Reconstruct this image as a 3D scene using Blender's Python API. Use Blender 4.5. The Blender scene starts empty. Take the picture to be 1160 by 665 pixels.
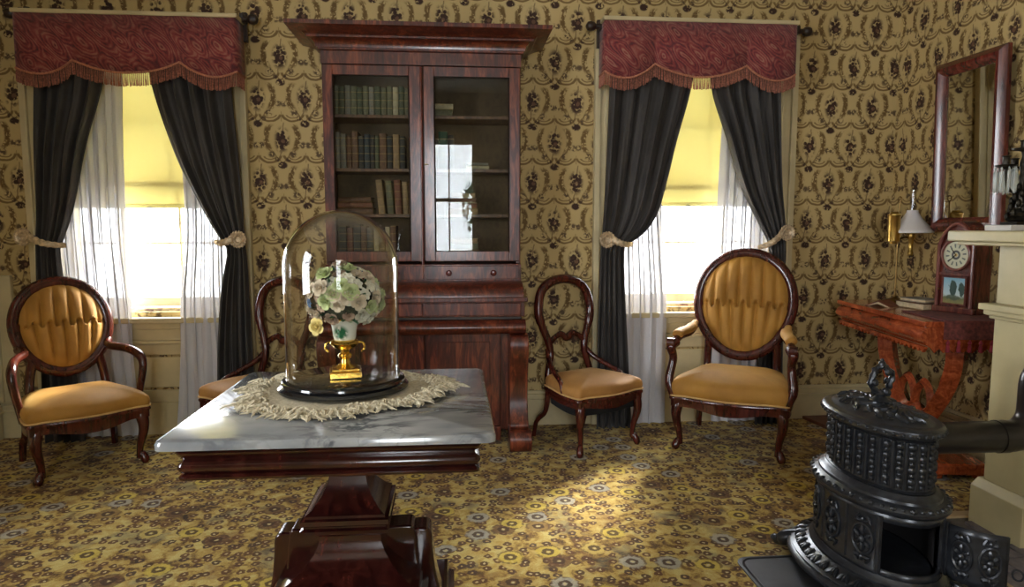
import bpy, math, random
from mathutils import Vector, Matrix, noise
random.seed(7)
PI = math.pi
R = math.radians
S = bpy.context.scene
COL = S.collection

# ------------------------------------------------------------------ camera, world, light, exposure
cam_d = bpy.data.cameras.new('camera'); cam = bpy.data.objects.new('camera', cam_d); COL.objects.link(cam)
cam.location = (0, 0, 1.22); cam.rotation_euler = (R(90 - 5.526), 0, R(-4.876))
cam_d.sensor_width = 36; cam_d.lens = 770 / 1160 * 36; cam_d.clip_start = 0.05
S.camera = cam
S.view_settings.view_transform = 'Standard'; S.view_settings.look = 'None'
S.view_settings.gamma = 1; S.view_settings.use_curve_mapping = False
S.view_settings.exposure = 0.2
W = bpy.data.worlds.new('world'); S.world = W; W.use_nodes = True
bg = W.node_tree.nodes['Background']; bg.inputs[0].default_value = (0.92, 0.95, 1.0, 1); bg.inputs[1].default_value = 27
S.cycles.use_denoising = True
S.cycles.max_bounces = 10; S.cycles.transparent_max_bounces = 24; S.cycles.sample_clamp_indirect = 12

def sun(name, direction, strength, angle, color=(1, .93, .8)):
    d = bpy.data.lights.new(name, 'SUN'); d.energy = strength; d.angle = R(angle); d.color = color
    o = bpy.data.objects.new(name, d); COL.objects.link(o)
    o.rotation_euler = Vector(direction).to_track_quat('-Z', 'Y').to_euler(); o.location = (2, 6, 4)
sun('sunlight', (-.82, -1.25, -.95), 24, 15)

def portal(name, loc, direction, sx, sy):
    d = bpy.data.lights.new(name, 'AREA'); d.shape = 'RECTANGLE'; d.size = sx; d.size_y = sy
    d.cycles.is_portal = True
    o = bpy.data.objects.new(name, d); COL.objects.link(o); o.location = loc
    o.rotation_euler = Vector(direction).to_track_quat('-Z', 'Z').to_euler()
portal('window_portal', (-1.78, 4.3, 1.5), (0, -1, 0), 1.0, 1.6)
portal('window_portal', (1.465, 4.3, 1.5), (0, -1, 0), 1.0, 1.6)
portal('window_portal', (-.06, -2.1, 1.62), (0, 1, 0), .74, 1.6)
portal('window_portal', (-2.82, .6, 1.62), (1, 0, 0), 1.0, 1.6)

# ------------------------------------------------------------------ node helpers
class X:
    """arithmetic on shader sockets"""
    def __init__(s, nt, v): s.nt, s.v = nt, v
    def _m(s, op, *a, clamp=False):
        n = s.nt.nodes.new('ShaderNodeMath'); n.operation = op; n.use_clamp = clamp
        for i, q in enumerate((s,) + a):
            q = q.v if isinstance(q, X) else q
            if isinstance(q, (int, float)): n.inputs[i].default_value = q
            else: s.nt.links.new(q, n.inputs[i])
        return X(s.nt, n.outputs[0])
    def __add__(s, o): return s._m('ADD', o)
    def __sub__(s, o): return s._m('SUBTRACT', o)
    def __mul__(s, o): return s._m('MULTIPLY', o)
    def __truediv__(s, o): return s._m('DIVIDE', o)
    __radd__ = __add__; __rmul__ = __mul__
    def abs(s): return s._m('ABSOLUTE')
    def max(s, o): return s._m('MAXIMUM', o)
    def min(s, o): return s._m('MINIMUM', o)
    def sqrt(s): return s._m('SQRT')
    def sin(s): return s._m('SINE')
    def floor(s): return s._m('FLOOR')
    def inv(s): return (s * -1.0) + 1.0
    def gt(s, o): return s._m('GREATER_THAN', o)
    def lt(s, o): return s._m('LESS_THAN', o)
    def wrap(s, per):  # to [-per/2, per/2]
        q = s / per
        return (q - (q + .5).floor()) * per
    def ss(s, a, b):   # smoothstep from a to b
        n = s.nt.nodes.new('ShaderNodeMapRange'); n.interpolation_type = 'SMOOTHSTEP'
        lo, hi, t0, t1 = (a, b, 0, 1) if a < b else (b, a, 1, 0)
        s.nt.links.new(s.v, n.inputs[0])
        for i, q in zip((1, 2, 3, 4), (lo, hi, t0, t1)): n.inputs[i].default_value = q
        return X(s.nt, n.outputs[0])
def hyp(a, b): return (a * a + b * b).sqrt()

class M:
    """a material under construction"""
    def __init__(s, name):
        s.m = bpy.data.materials.new(name); s.m.use_nodes = True; s.nt = s.m.node_tree
        s.b = s.nt.nodes['Principled BSDF']; s.out = s.nt.nodes['Material Output']
    def n(s, t, **kw):
        q = s.nt.nodes.new(t)
        for k, v in kw.items(): setattr(q, k, v)
        return q
    def link(s, a, b): s.nt.links.new(a.v if isinstance(a, X) else a, b)
    def set(s, **kw):
        for k, v in kw.items():
            i = s.b.inputs[k.replace('_', ' ')]
            if isinstance(v, X) or hasattr(v, 'is_output'): s.link(v, i)
            else: i.default_value = v if not (isinstance(v, tuple) and len(v) == 3) else v + (1,)
        return s
    def coord(s, kind='Object', scale=(1, 1, 1), rot=(0, 0, 0)):
        t = s.n('ShaderNodeTexCoord'); mp = s.n('ShaderNodeMapping')
        s.link(t.outputs[kind], mp.inputs[0]); mp.inputs['Scale'].default_value = scale; mp.inputs['Rotation'].default_value = rot
        return mp.outputs[0]
    def pos(s):
        g = s.n('ShaderNodeNewGeometry'); p = s.n('ShaderNodeSeparateXYZ'); s.link(g.outputs['Position'], p.inputs[0])
        return [X(s.nt, p.outputs[i]) for i in range(3)], g.outputs['Position']
    def noise(s, vec, scale, detail=3, rough=.55, dist=0, out=0):
        q = s.n('ShaderNodeTexNoise'); s.link(vec, q.inputs['Vector'])
        q.inputs['Scale'].default_value = scale; q.inputs['Detail'].default_value = detail
        q.inputs['Roughness'].default_value = rough; q.inputs['Distortion'].default_value = dist
        return X(s.nt, q.outputs[out])
    def voro(s, vec, scale, rnd=1, feature='F1', dims='3D'):
        q = s.n('ShaderNodeTexVoronoi', feature=feature, voronoi_dimensions=dims); s.link(vec, q.inputs['Vector'])
        q.inputs['Scale'].default_value = scale; q.inputs['Randomness'].default_value = rnd
        return q
    def ramp(s, fac, stops, interp='LINEAR'):
        q = s.n('ShaderNodeValToRGB'); q.color_ramp.interpolation = interp
        e = q.color_ramp.elements
        while len(e) < len(stops): e.new(.5)
        for k, (p, c) in zip(e, stops): k.position = p; k.color = tuple(c) + (1,)
        s.link(fac, q.inputs[0]); return q.outputs[0]
    def mix(s, fac, a, b, mode='MIX'):
        q = s.n('ShaderNodeMix', data_type='RGBA', blend_type=mode)
        if isinstance(fac, (int, float)): q.inputs[0].default_value = fac
        else: s.link(fac, q.inputs[0])
        for i, c in ((6, a), (7, b)):
            if isinstance(c, tuple): q.inputs[i].default_value = c + (1,)
            else: s.link(c, q.inputs[i])
        return q.outputs[2]
    def bump(s, h, strength=.3, dist=.01):
        q = s.n('ShaderNodeBump'); q.inputs['Strength'].default_value = strength; q.inputs['Distance'].default_value = dist
        s.link(h, q.inputs['Height']); s.link(q.outputs[0], s.b.inputs['Normal']); return s
    def surface(s, sh): s.link(sh, s.out.inputs[0]); return s

MAT = {}
def plain(name, col, rough=.5, metal=0, var=.12, scale=30, bump=0, **kw):
    m = M(name); nz = m.noise(m.coord(), scale, 4)
    dark = tuple(c * (1 - var * 1.6) for c in col); lite = tuple(min(1, c * (1 + var)) for c in col)
    m.set(Base_Color=m.ramp(nz, [(.3, dark), (.7, lite)]), Roughness=rough, Metallic=metal, **kw)
    if bump: m.bump(nz, bump, .004)
    MAT[name] = m.m; return m

def wood(name, dark, mid, lite, rough=.28, stretch=(9, 9, 1.6)):
    m = M(name); v = m.coord('Object', stretch)
    a = m.noise(v, 2.2, 6, .6, 1.6); b = m.noise(m.coord('Object', (30, 30, 4)), 4, 3)
    f = a * .8 + b * .25
    m.set(Base_Color=m.ramp(f, [(.34, dark), (.52, mid), (.72, lite)]), Roughness=rough, Coat_Weight=.35, Coat_Roughness=.12)
    m.bump(b, .06, .003); MAT[name] = m.m
wood('mahogany_bookcase', (.016, .003, .002), (.075, .014, .008), (.27, .065, .026), .3)
wood('mahogany_chair', (.016, .003, .003), (.055, .009, .006), (.11, .02, .011), .22)
wood('mahogany_table', (.008, .002, .002), (.022, .004, .003), (.055, .011, .007), .16)
wood('mahogany_lit', (.13, .02, .007), (.27, .05, .016), (.46, .11, .033), .13, (2, 12, 9))  # orange-red of the light on the console is put into the wood colour
wood('mahogany_mirror', (.03, .005, .005), (.1, .018, .013), (.19, .04, .024), .26)
wood('mahogany_rose', (.09, .025, .025), (.2, .07, .06), (.3, .12, .1), .2)
wood('shelf_wood', (.04, .016, .008), (.11, .045, .02), (.18, .08, .035), .5)
wood('dark_wood', (.008, .004, .003), (.02, .009, .006), (.04, .018, .01), .4)
plain('bookcase_lining', (.1, .062, .034), .8, var=.3, scale=4)
plain('cream_paint', (.56, .47, .27), .45, var=.1, scale=6, bump=.05)
plain('mantel_paint', (.5, .43, .24), .38, var=.08, scale=5, bump=.04)
plain('plaster', (.6, .55, .45), .9)
plain('brass', (.55, .36, .1), .28, 1, var=.25, scale=14)
plain('old_brass', (.3, .19, .07), .35, 1, var=.3, scale=20)
plain('gilt', (.85, .55, .12), .22, 1, var=.15, scale=20)
plain('iron', (.032, .035, .042), .3, .5, var=.3, scale=40, bump=.15, Coat_Weight=.25, Coat_Roughness=.25)
plain('stove_pipe', (.022, .017, .015), .33, .4, var=.3, scale=9, Coat_Weight=.2)
plain('stove_inside', (.012, .009, .009), .8, 0, var=.4, scale=10)
plain('ebony', (.008, .008, .009), .12, 0, var=.1, Coat_Weight=.6)
plain('porcelain', (.75, .76, .68), .15, 0, var=.03)
plain('milk_glass', (.7, .68, .68), .2, 0, var=.02, Coat_Weight=.4)
plain('marble_block', (.6, .58, .54), .3, var=.08, scale=12)
plain('page_paper', (.52, .42, .26), .85, var=.15, scale=60)
plain('black_cloth', (.006, .006, .006), .95, var=.2)
plain('hearth_brick', (.14, .12, .125), .6, var=.35, scale=20, bump=.3)
plain('mortar', (.1, .085, .07), .9, var=.2)
plain('tan_wood', (.42, .3, .16), .5, var=.15, scale=12)
plain('register_wood', (.17, .06, .035), .45, var=.2, scale=14)
plain('filler_shade', (.045, .05, .025), .9, var=.4, scale=80)  # dark tone stands in for the shade in gaps between the flowers
plain('leaf_green', (.035, .1, .04), .6, var=.3)
plain('petal_cream', (.55, .46, .33), .75, var=.12)
plain('petal_blush', (.36, .25, .17), .8, var=.15)
plain('petal_lime', (.42, .48, .22), .75, var=.12)
plain('petal_yellow', (.68, .55, .2), .75, var=.12)
plain('petal_white', (.58, .56, .44), .75, var=.08)
plain('petal_blue', (.1, .16, .26), .75, var=.1)
plain('lace', (.52, .45, .31), .95, var=.2, scale=120, bump=.4)
plain('fringe', (.34, .13, .085), .85, var=.35, scale=120)
plain('braid', (.44, .17, .1), .8, var=.3, scale=150)
plain('tie_gilt', (.55, .42, .27), .4, .35, var=.3, scale=60, bump=.3)
plain('runner_cloth', (.13, .03, .022), .9, var=.4, scale=60)
plain('runner_tassel', (.22, .012, .02), .8, var=.2)
plain('crystal_drop', (.75, .8, .78), .08, 0, var=.02, Transmission_Weight=.6)
plain('bronze', (.035, .03, .022), .4, .8, var=.3, scale=40)
plain('mat_metal', (.05, .05, .056), .5, .5, var=.25, scale=8)
plain('bark', (.1, .07, .05), .9)

def velvet(name, dark, lite, sheen):
    m = M(name); v = m.coord(); nz = m.noise(v, 7, 4); fine = m.noise(v, 400, 2)
    m.set(Base_Color=m.ramp(nz * .8 + fine * .2, [(.3, dark), (.72, lite)]), Roughness=.72, Sheen_Weight=.22, Sheen_Roughness=.35, Sheen_Tint=sheen + (1,))
    m.bump(fine, .12, .002); MAT[name] = m.m
velvet('gold_velvet', (.3, .135, .018), (.45, .225, .035), (1, .7, .25))
velvet('gold_velvet_worn', (.29, .125, .03), (.46, .23, .06), (1, .75, .4))
velvet('gold_welt', (.5, .3, .11), (.62, .4, .16), (1, .8, .5))
velvet('drape_cloth', (.028, .025, .023), (.055, .048, .043), (.5, .48, .48))

def make_wallpaper(name, axis, off):
    """two interlocked rows of a bouquet inside leaf scrolls, swags and a small flower below"""
    m = M(name); p, vec = m.pos(); nt = m.nt
    u = p[axis] - off; v = p[2] - 1.965
    wob = m.noise(vec, 22, 2); u = u + (wob - .5) * .016; wob2 = m.noise(vec, 19, 2, out=0); v = v + (wob2 - .5) * .012
    leafy = m.noise(vec, 75, 2, .5); spots = m.voro(vec, 48, 1); spot = X(nt, spots.outputs['Distance'])
    PX, PZ = .265, .47
    dark = mid = rose = None
    for k in (0, 1):
        a = (u + k * PX / 2).wrap(PX); b = (v + k * PZ / 2).wrap(PZ); aa = a.abs()
        # bouquet
        env = hyp(a / .048, (b + .004) / .082)
        bq = env.ss(1.1, .55) * spot.ss(.68, .46)
        bq = bq.max(hyp(a, b + .012).ss(.03, .022) * leafy.ss(.33, .43))
        stem = (a - (b * .12)).abs().ss(.005, .002) * b.abs().ss(.1, .09)
        # wreath of leaves at both sides, curling outward on top
        er = hyp(aa / .09, (b - .008) / .108)
        wr = (er - 1.0).abs().ss(.24, .1) * leafy.ss(.4, .49) * b.ss(-.075, -.045) * b.ss(.09, .06) * aa.ss(.035, .05)
        rib = (er - 1.02).abs().ss(.07, .03) * b.ss(-.08, -.06) * b.ss(.09, .075) * aa.ss(.025, .04)
        # swag bowls under the wreath
        c1 = (hyp((aa - .068) / .06, (b + .088) / .045) - 1.0).abs().ss(.17, .08) * b.ss(-.088, -.1)
        c2 = (hyp((aa - .068) / .035, (b + .095) / .02) - 1.0).abs().ss(.2, .1) * b.ss(-.094, -.1)
        vee = ((aa * 1.35) + (b * -1.0) - .142).abs().ss(.008, .004) * aa.ss(.056, .05) * b.ss(-.04, -.06)
        # flower at the foot and little sprigs
        fl = hyp(a / 1.35, b + .148).ss(.024, .015) * leafy.ss(.34, .44)
        sp = (hyp(aa - .06, b + .086).ss(.028, .01)).max(hyp(aa - .118, b + .035).ss(.024, .01)).max(hyp(aa - .03, b + .118).ss(.018, .008)) * leafy.ss(.43, .5)
        cross = (a.abs().ss(.004, .002) * (b - .13).abs().ss(.03, .024)).max((b - .136).abs().ss(.004, .002) * aa.ss(.018, .014))
        d = bq.max(fl).max(sp * .85).max(stem * .6)
        q = wr.max(rib * .85).max(c1 * .9).max(c2 * .8).max(vee * .7).max(cross * .5)
        rs = hyp(a - .006, b + .012).ss(.014, .009)
        dark = d if dark is None else dark.max(d); mid = q if mid is None else mid.max(q); rose = rs if rose is None else rose.max(rs)
    big = m.noise(vec, 1.3, 4)
    base = m.ramp(big, [(.3, (.44, .32, .135)), (.7, (.55, .415, .19))])
    c = m.mix(mid, base, (.15, .088, .026)); c = m.mix(dark, c, (.045, .02, .012)); c = m.mix(rose * .45, c, (.25, .13, .07))
    m.set(Base_Color=c, Roughness=.72, Specular_IOR_Level=.3); MAT[name] = m.m
make_wallpaper('wallpaper_back', 0, .737)
make_wallpaper('wallpaper_side', 1, 3.885)

def make_carpet():
    m = M('carpet_pile'); p, vec = m.pos(); nt = m.nt
    flat = m.n('ShaderNodeCombineXYZ'); m.link(p[0], flat.inputs[0]); m.link(p[1], flat.inputs[1])
    jit = m.noise(flat.outputs[0], 60, 2, out=1); va = m.n('ShaderNodeMix', data_type='VECTOR', factor_mode='UNIFORM')
    va.inputs[0].default_value = .02; m.link(flat.outputs[0], va.inputs[4]); m.link(jit, va.inputs[5]); fv = va.outputs[1]
    base_n = m.noise(fv, 16, 5, .65, .6); patch = m.noise(fv, 3.2, 3)
    base = m.ramp(base_n * .75 + patch * .3, [(.37, (.035, .016, .006)), (.45, (.2, .11, .025)), (.52, (.48, .32, .075)), (.63, (.6, .48, .17))])
    def rings(vec, scale, rnd, stops_d):
        vo = m.voro(vec, scale, rnd, dims='2D'); d = X(nt, vo.outputs['Distance'])
        sp = m.n('ShaderNodeSeparateColor'); m.link(vo.outputs['Color'], sp.inputs[0])
        return d, X(nt, sp.outputs[0]), X(nt, sp.outputs[1])
    tone = m.noise(fv, 5.5, 3, .6); base = m.mix(tone.ss(.55, .68) * .55, base, (.16, .15, .1)); base = m.mix(tone.ss(.42, .32) * .5, base, (.2, .085, .03))
    # small ringlets
    d, r, g = rings(fv, 22, .85, None)
    ring = (d - .23).abs().ss(.17, .09); core = d.ss(.13, .07); on = r.gt(.2)
    c = m.mix(ring * on * .92, base, m.ramp(g, [(.0, (.05, .02, .008)), (.5, (.13, .05, .015)), (.9, (.06, .03, .02))]))
    c = m.mix(core * on * .9, c, m.ramp(g, [(.2, (.62, .5, .28)), (.8, (.5, .32, .12))]))
    # rosettes
    d, r, g = rings(fv, 7.2, .8, None)
    on = r.gt(.5); pet = (d + (leafn(m, fv) - .5) * .16).ss(.38, .28)
    col = m.ramp(g, [(.0, (.62, .46, .07)), (.3, (.58, .43, .11)), (.45, (.36, .35, .31)), (.58, (.42, .4, .34)), (.7, (.13, .055, .02)), (.88, (.25, .14, .04))], 'CONSTANT')
    c = m.mix(pet * on * .8, c, col)
    c = m.mix((d - .33).abs().ss(.05, .02) * on * leaf(m, fv) * .7, c, (.1, .05, .02))
    c = m.mix((d - .12).abs().ss(.07, .035) * on * .9, c, (.06, .028, .01))
    c = m.mix(d.ss(.06, .03) * on * .9, c, (.6, .5, .25))
    fine = m.noise(vec, 240, 2)
    c = m.mix(.35, c, m.ramp(fine, [(.3, (.3, .3, .3)), (.7, (1, 1, 1))]), 'MULTIPLY')
    m.set(Base_Color=c, Roughness=.95, Specular_IOR_Level=.12, Sheen_Weight=.08); m.bump(fine, .35, .004); MAT['carpet_pile'] = m.m
def leafn(m, v): return m.noise(v, 55, 2)
def leaf(m, v): return m.noise(v, 40, 2).ss(.42, .55)
make_carpet()

def make_marble():
    m = M('marble'); v = m.coord('Object', (1, 1.6, 1), (0, 0, R(25)))
    w = m.noise(v, 2.6, 5, .6, 1.2); vein = (w - .5).abs().ss(.05, .004); w2 = m.noise(v, 6.5, 5, .65, 1.4); vein2 = (w2 - .52).abs().ss(.025, .004)
    cloud = m.noise(v, 3, 4)
    c = m.ramp(cloud, [(.3, (.15, .16, .17)), (.5, (.27, .275, .27)), (.72, (.42, .42, .4))])
    mask = m.noise(v, 3.4, 2).ss(.38, .56)
    c = m.mix(vein * mask * .85, c, (.04, .045, .055)); c = m.mix(vein2 * mask * .6, c, (.13, .13, .14))
    m.set(Base_Color=c, Roughness=.13, Coat_Weight=.25, Coat_Roughness=.05); MAT['marble'] = m.m
make_marble()

def make_paisley():
    m = M('paisley_cloth'); v = m.coord('Object', (1, 1, 1))
    sp = m.n('ShaderNodeSeparateXYZ'); m.link(v, sp.inputs[0]); x, y, z = (X(m.nt, sp.outputs[i]) for i in range(3))
    warp = m.noise(v, 6, 2, out=1); wv = m.n('ShaderNodeMix', data_type='VECTOR', factor_mode='UNIFORM'); wv.inputs[0].default_value = .07
    sh = m.n('ShaderNodeCombineXYZ'); m.link(x + z * .75, sh.inputs[0]); m.link(z * .62, sh.inputs[1]); m.link(sh.outputs[0], wv.inputs[4]); m.link(warp, wv.inputs[5]); pv = wv.outputs[1]
    vo = m.voro(pv, 11, .8, dims='2D'); d = X(m.nt, vo.outputs['Distance']); at = m.noise(pv, 16, 2)
    ring = ((d * 40 + at * 7).sin() + 1.0) * .5
    vo2 = m.voro(pv, 32, 1, dims='2D'); d2 = X(m.nt, vo2.outputs['Distance']); fine = m.noise(v, 130, 3)
    c = m.ramp(ring * .28 + fine * .42 + d2 * .4, [(.2, (.06, .012, .015)), (.4, (.17, .022, .026)), (.58, (.24, .045, .04)), (.8, (.3, .12, .085))])
    c = m.mix(d.ss(.16, .06) * ring * .6, c, (.33, .2, .13)); c = m.mix((d - .5).abs().ss(.05, .01) * .3, c, (.05, .025, .03))
    m.set(Base_Color=c, Roughness=.85, Sheen_Weight=.2); m.bump(fine, .2, .003); MAT['paisley_cloth'] = m.m
make_paisley()

def thin_glass(name, tint=(1, 1, 1), rough=0.0, refl=1.0, power=5.0, base=.04):
    m = M(name); tr = m.n('ShaderNodeBsdfTransparent'); tr.inputs[0].default_value = tint + (1,)
    gl = m.n('ShaderNodeBsdfGlossy'); gl.inputs['Roughness'].default_value = rough
    lw = m.n('ShaderNodeLayerWeight'); lw.inputs[0].default_value = .5; fc = X(m.nt, lw.outputs['Facing'])   # Schlick
    f = (fc._m('POWER', power) * .96 + base) * refl
    mx = m.n('ShaderNodeMixShader'); m.link(f, mx.inputs[0]); m.link(tr.outputs[0], mx.inputs[1]); m.link(gl.outputs[0], mx.inputs[2])
    m.surface(mx.outputs[0]); MAT[name] = m.m
thin_glass('pane_glass', (.97, .98, .98)); thin_glass('door_glass', (.9, .92, .9), .01, .55)
thin_glass('dome_glass', (.985, .985, .98), 0, 1.7, 3.0, .009)
thin_glass('chimney_glass', (.9, .9, .9), 0, 1.4)

def cloth_lit(name, diff, trans, transp):
    """a cloth that lets daylight through: diffuse + translucent, partly open weave"""
    m = M(name); v = m.coord(); nz = m.noise(v, 160, 2)
    d = m.n('ShaderNodeBsdfDiffuse'); d.inputs[0].default_value = diff + (1,)
    t = m.n('ShaderNodeBsdfTranslucent'); t.inputs[0].default_value = trans + (1,)
    a = m.n('ShaderNodeAddShader'); m.link(d.outputs[0], a.inputs[0]); m.link(t.outputs[0], a.inputs[1])
    if transp:
        p = m.n('ShaderNodeBsdfTransparent'); mx = m.n('ShaderNodeMixShader')
        m.link((nz - .5) * .1 + (1 - transp), mx.inputs[0]); m.link(p.outputs[0], mx.inputs[1]); m.link(a.outputs[0], mx.inputs[2]); m.surface(mx.outputs[0])
    else: m.surface(a.outputs[0])
    MAT[name] = m.m
cloth_lit('sheer_cloth', (.6, .59, .61), (.028, .028, .03), .07)
cloth_lit('blind_cloth', (.45, .38, .14), (.15, .143, .085), 0)

def make_mirror_glass():
    m = M('mirror_glass'); nz = m.noise(m.coord(), 9, 4)
    m.set(Base_Color=(.72, .72, .66), Metallic=1, Roughness=.03); MAT['mirror_glass'] = m.m
make_mirror_glass()

def make_vase_mat():
    m = M('painted_porcelain'); v = m.coord(); nz = m.noise(v, 48, 3); sp = m.n('ShaderNodeSeparateXYZ'); m.link(v, sp.inputs[0])
    x, z = X(m.nt, sp.outputs[0]), X(m.nt, sp.outputs[2])
    blob = hyp(x + .006, z - .128).ss(.026, .012) * nz.ss(.4, .5)
    c = m.mix(blob, (.72, .74, .64), (.02, .13, .05)); c = m.mix(m.noise(v, 34, 2).ss(.6, .66) * .6, c, (.2, .36, .2))
    m.set(Base_Color=c, Roughness=.15, Coat_Weight=.3); MAT['painted_porcelain'] = m.m
make_vase_mat()

def make_clock_mats():
    m = M('clock_dial'); v = m.coord(); sp = m.n('ShaderNodeSeparateXYZ'); m.link(v, sp.inputs[0])
    r = hyp(X(m.nt, sp.outputs[1]), X(m.nt, sp.outputs[2]))
    at = m.n('ShaderNodeMath', operation='ARCTAN2'); m.link(sp.outputs[1], at.inputs[0]); m.link(sp.outputs[2], at.inputs[1])
    tick = ((X(m.nt, at.outputs[0]) * 12).sin()).ss(.3, .7) * r.ss(.034, .037) * r.ss(.056, .053)
    c = m.mix(tick, (.5, .5, .36), (.08, .1, .09)); c = m.mix((r - .018).abs().ss(.007, .004), c, (.03, .03, .03))
    c = m.mix(r.ss(.009, .007), c, (.45, .28, .06))
    m.set(Base_Color=c, Roughness=.35, Coat_Weight=.4); MAT['clock_dial'] = m.m
    m = M('painted_tablet'); v = m.coord(); sp = m.n('ShaderNodeSeparateXYZ'); m.link(v, sp.inputs[0])
    y, z = X(m.nt, sp.outputs[1]), X(m.nt, sp.outputs[2]); nz = m.noise(v, 60, 3); z2 = z + (nz - .5) * .03; y2 = y + (nz - .5) * .03
    c = m.ramp(z2 * 5 + .5, [(.18, (.25, .22, .07)), (.32, (.12, .14, .06)), (.4, (.5, .62, .66)), (.8, (.2, .42, .55))])
    tree = hyp((y2 - .004) / .022, (z2 - .012) / .04).ss(1.05, .85).max(hyp((y2 + .042) / .014, (z2 - .006) / .036).ss(1.05, .85))
    c = m.mix(tree, c, (.02, .06, .05)); c = m.mix(hyp((y2 - .002) / .04, (z2 + .034) / .014).ss(1.1, .8) * .8, c, (.05, .08, .05))
    m.set(Base_Color=c, Roughness=.3, Coat_Weight=.6); MAT['painted_tablet'] = m.m
make_clock_mats()

def book_mat(name, col, bands=True):
    m = M(name); v = m.coord(); nz = m.noise(v, 30, 4); sp = m.n('ShaderNodeSeparateXYZ'); m.link(v, sp.inputs[0])
    c = m.ramp(nz, [(.3, tuple(q * .6 for q in col)), (.7, tuple(q * 1.15 for q in col))])
    if bands:
        z = X(m.nt, sp.outputs[2]); line = z.wrap(.042).abs().ss(.003, .0015); c = m.mix(line * .45, c, (.4, .27, .1))
    m.set(Base_Color=c, Roughness=.6); MAT[name] = m.m
BOOKC = dict(olive=(.13, .12, .065), brown=(.12, .05, .022), black=(.015, .014, .014), green=(.02, .085, .05), navy=(.018, .03, .045),
             tan=(.27, .16, .075), russet=(.16, .045, .02), cream=(.42, .35, .22), moss=(.07, .075, .04), grey=(.2, .18, .15))
for k, c in BOOKC.items(): book_mat('book_' + k, c)

# ------------------------------------------------------------------ mesh helpers
def V(*a): return Vector(a)
def spl(pts, n=8, closed=False):
    """Catmull-Rom through tuples of any length"""
    out = []; L = len(pts); rng = range(L if closed else L - 1)
    g = (lambda i: pts[i % L]) if closed else (lambda i: pts[min(max(i, 0), L - 1)])
    for i in rng:
        p0, p1, p2, p3 = g(i - 1), g(i), g(i + 1), g(i + 2)
        for k in range(n):
            t = k / n
            out.append(tuple(.5 * (2 * b + (c - a) * t + (2 * a - 5 * b + 4 * c - d) * t * t + (3 * b - a - 3 * c + d) * t ** 3) for a, b, c, d in zip(p0, p1, p2, p3)))
    if not closed: out.append(tuple(pts[-1]))
    return out

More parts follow.
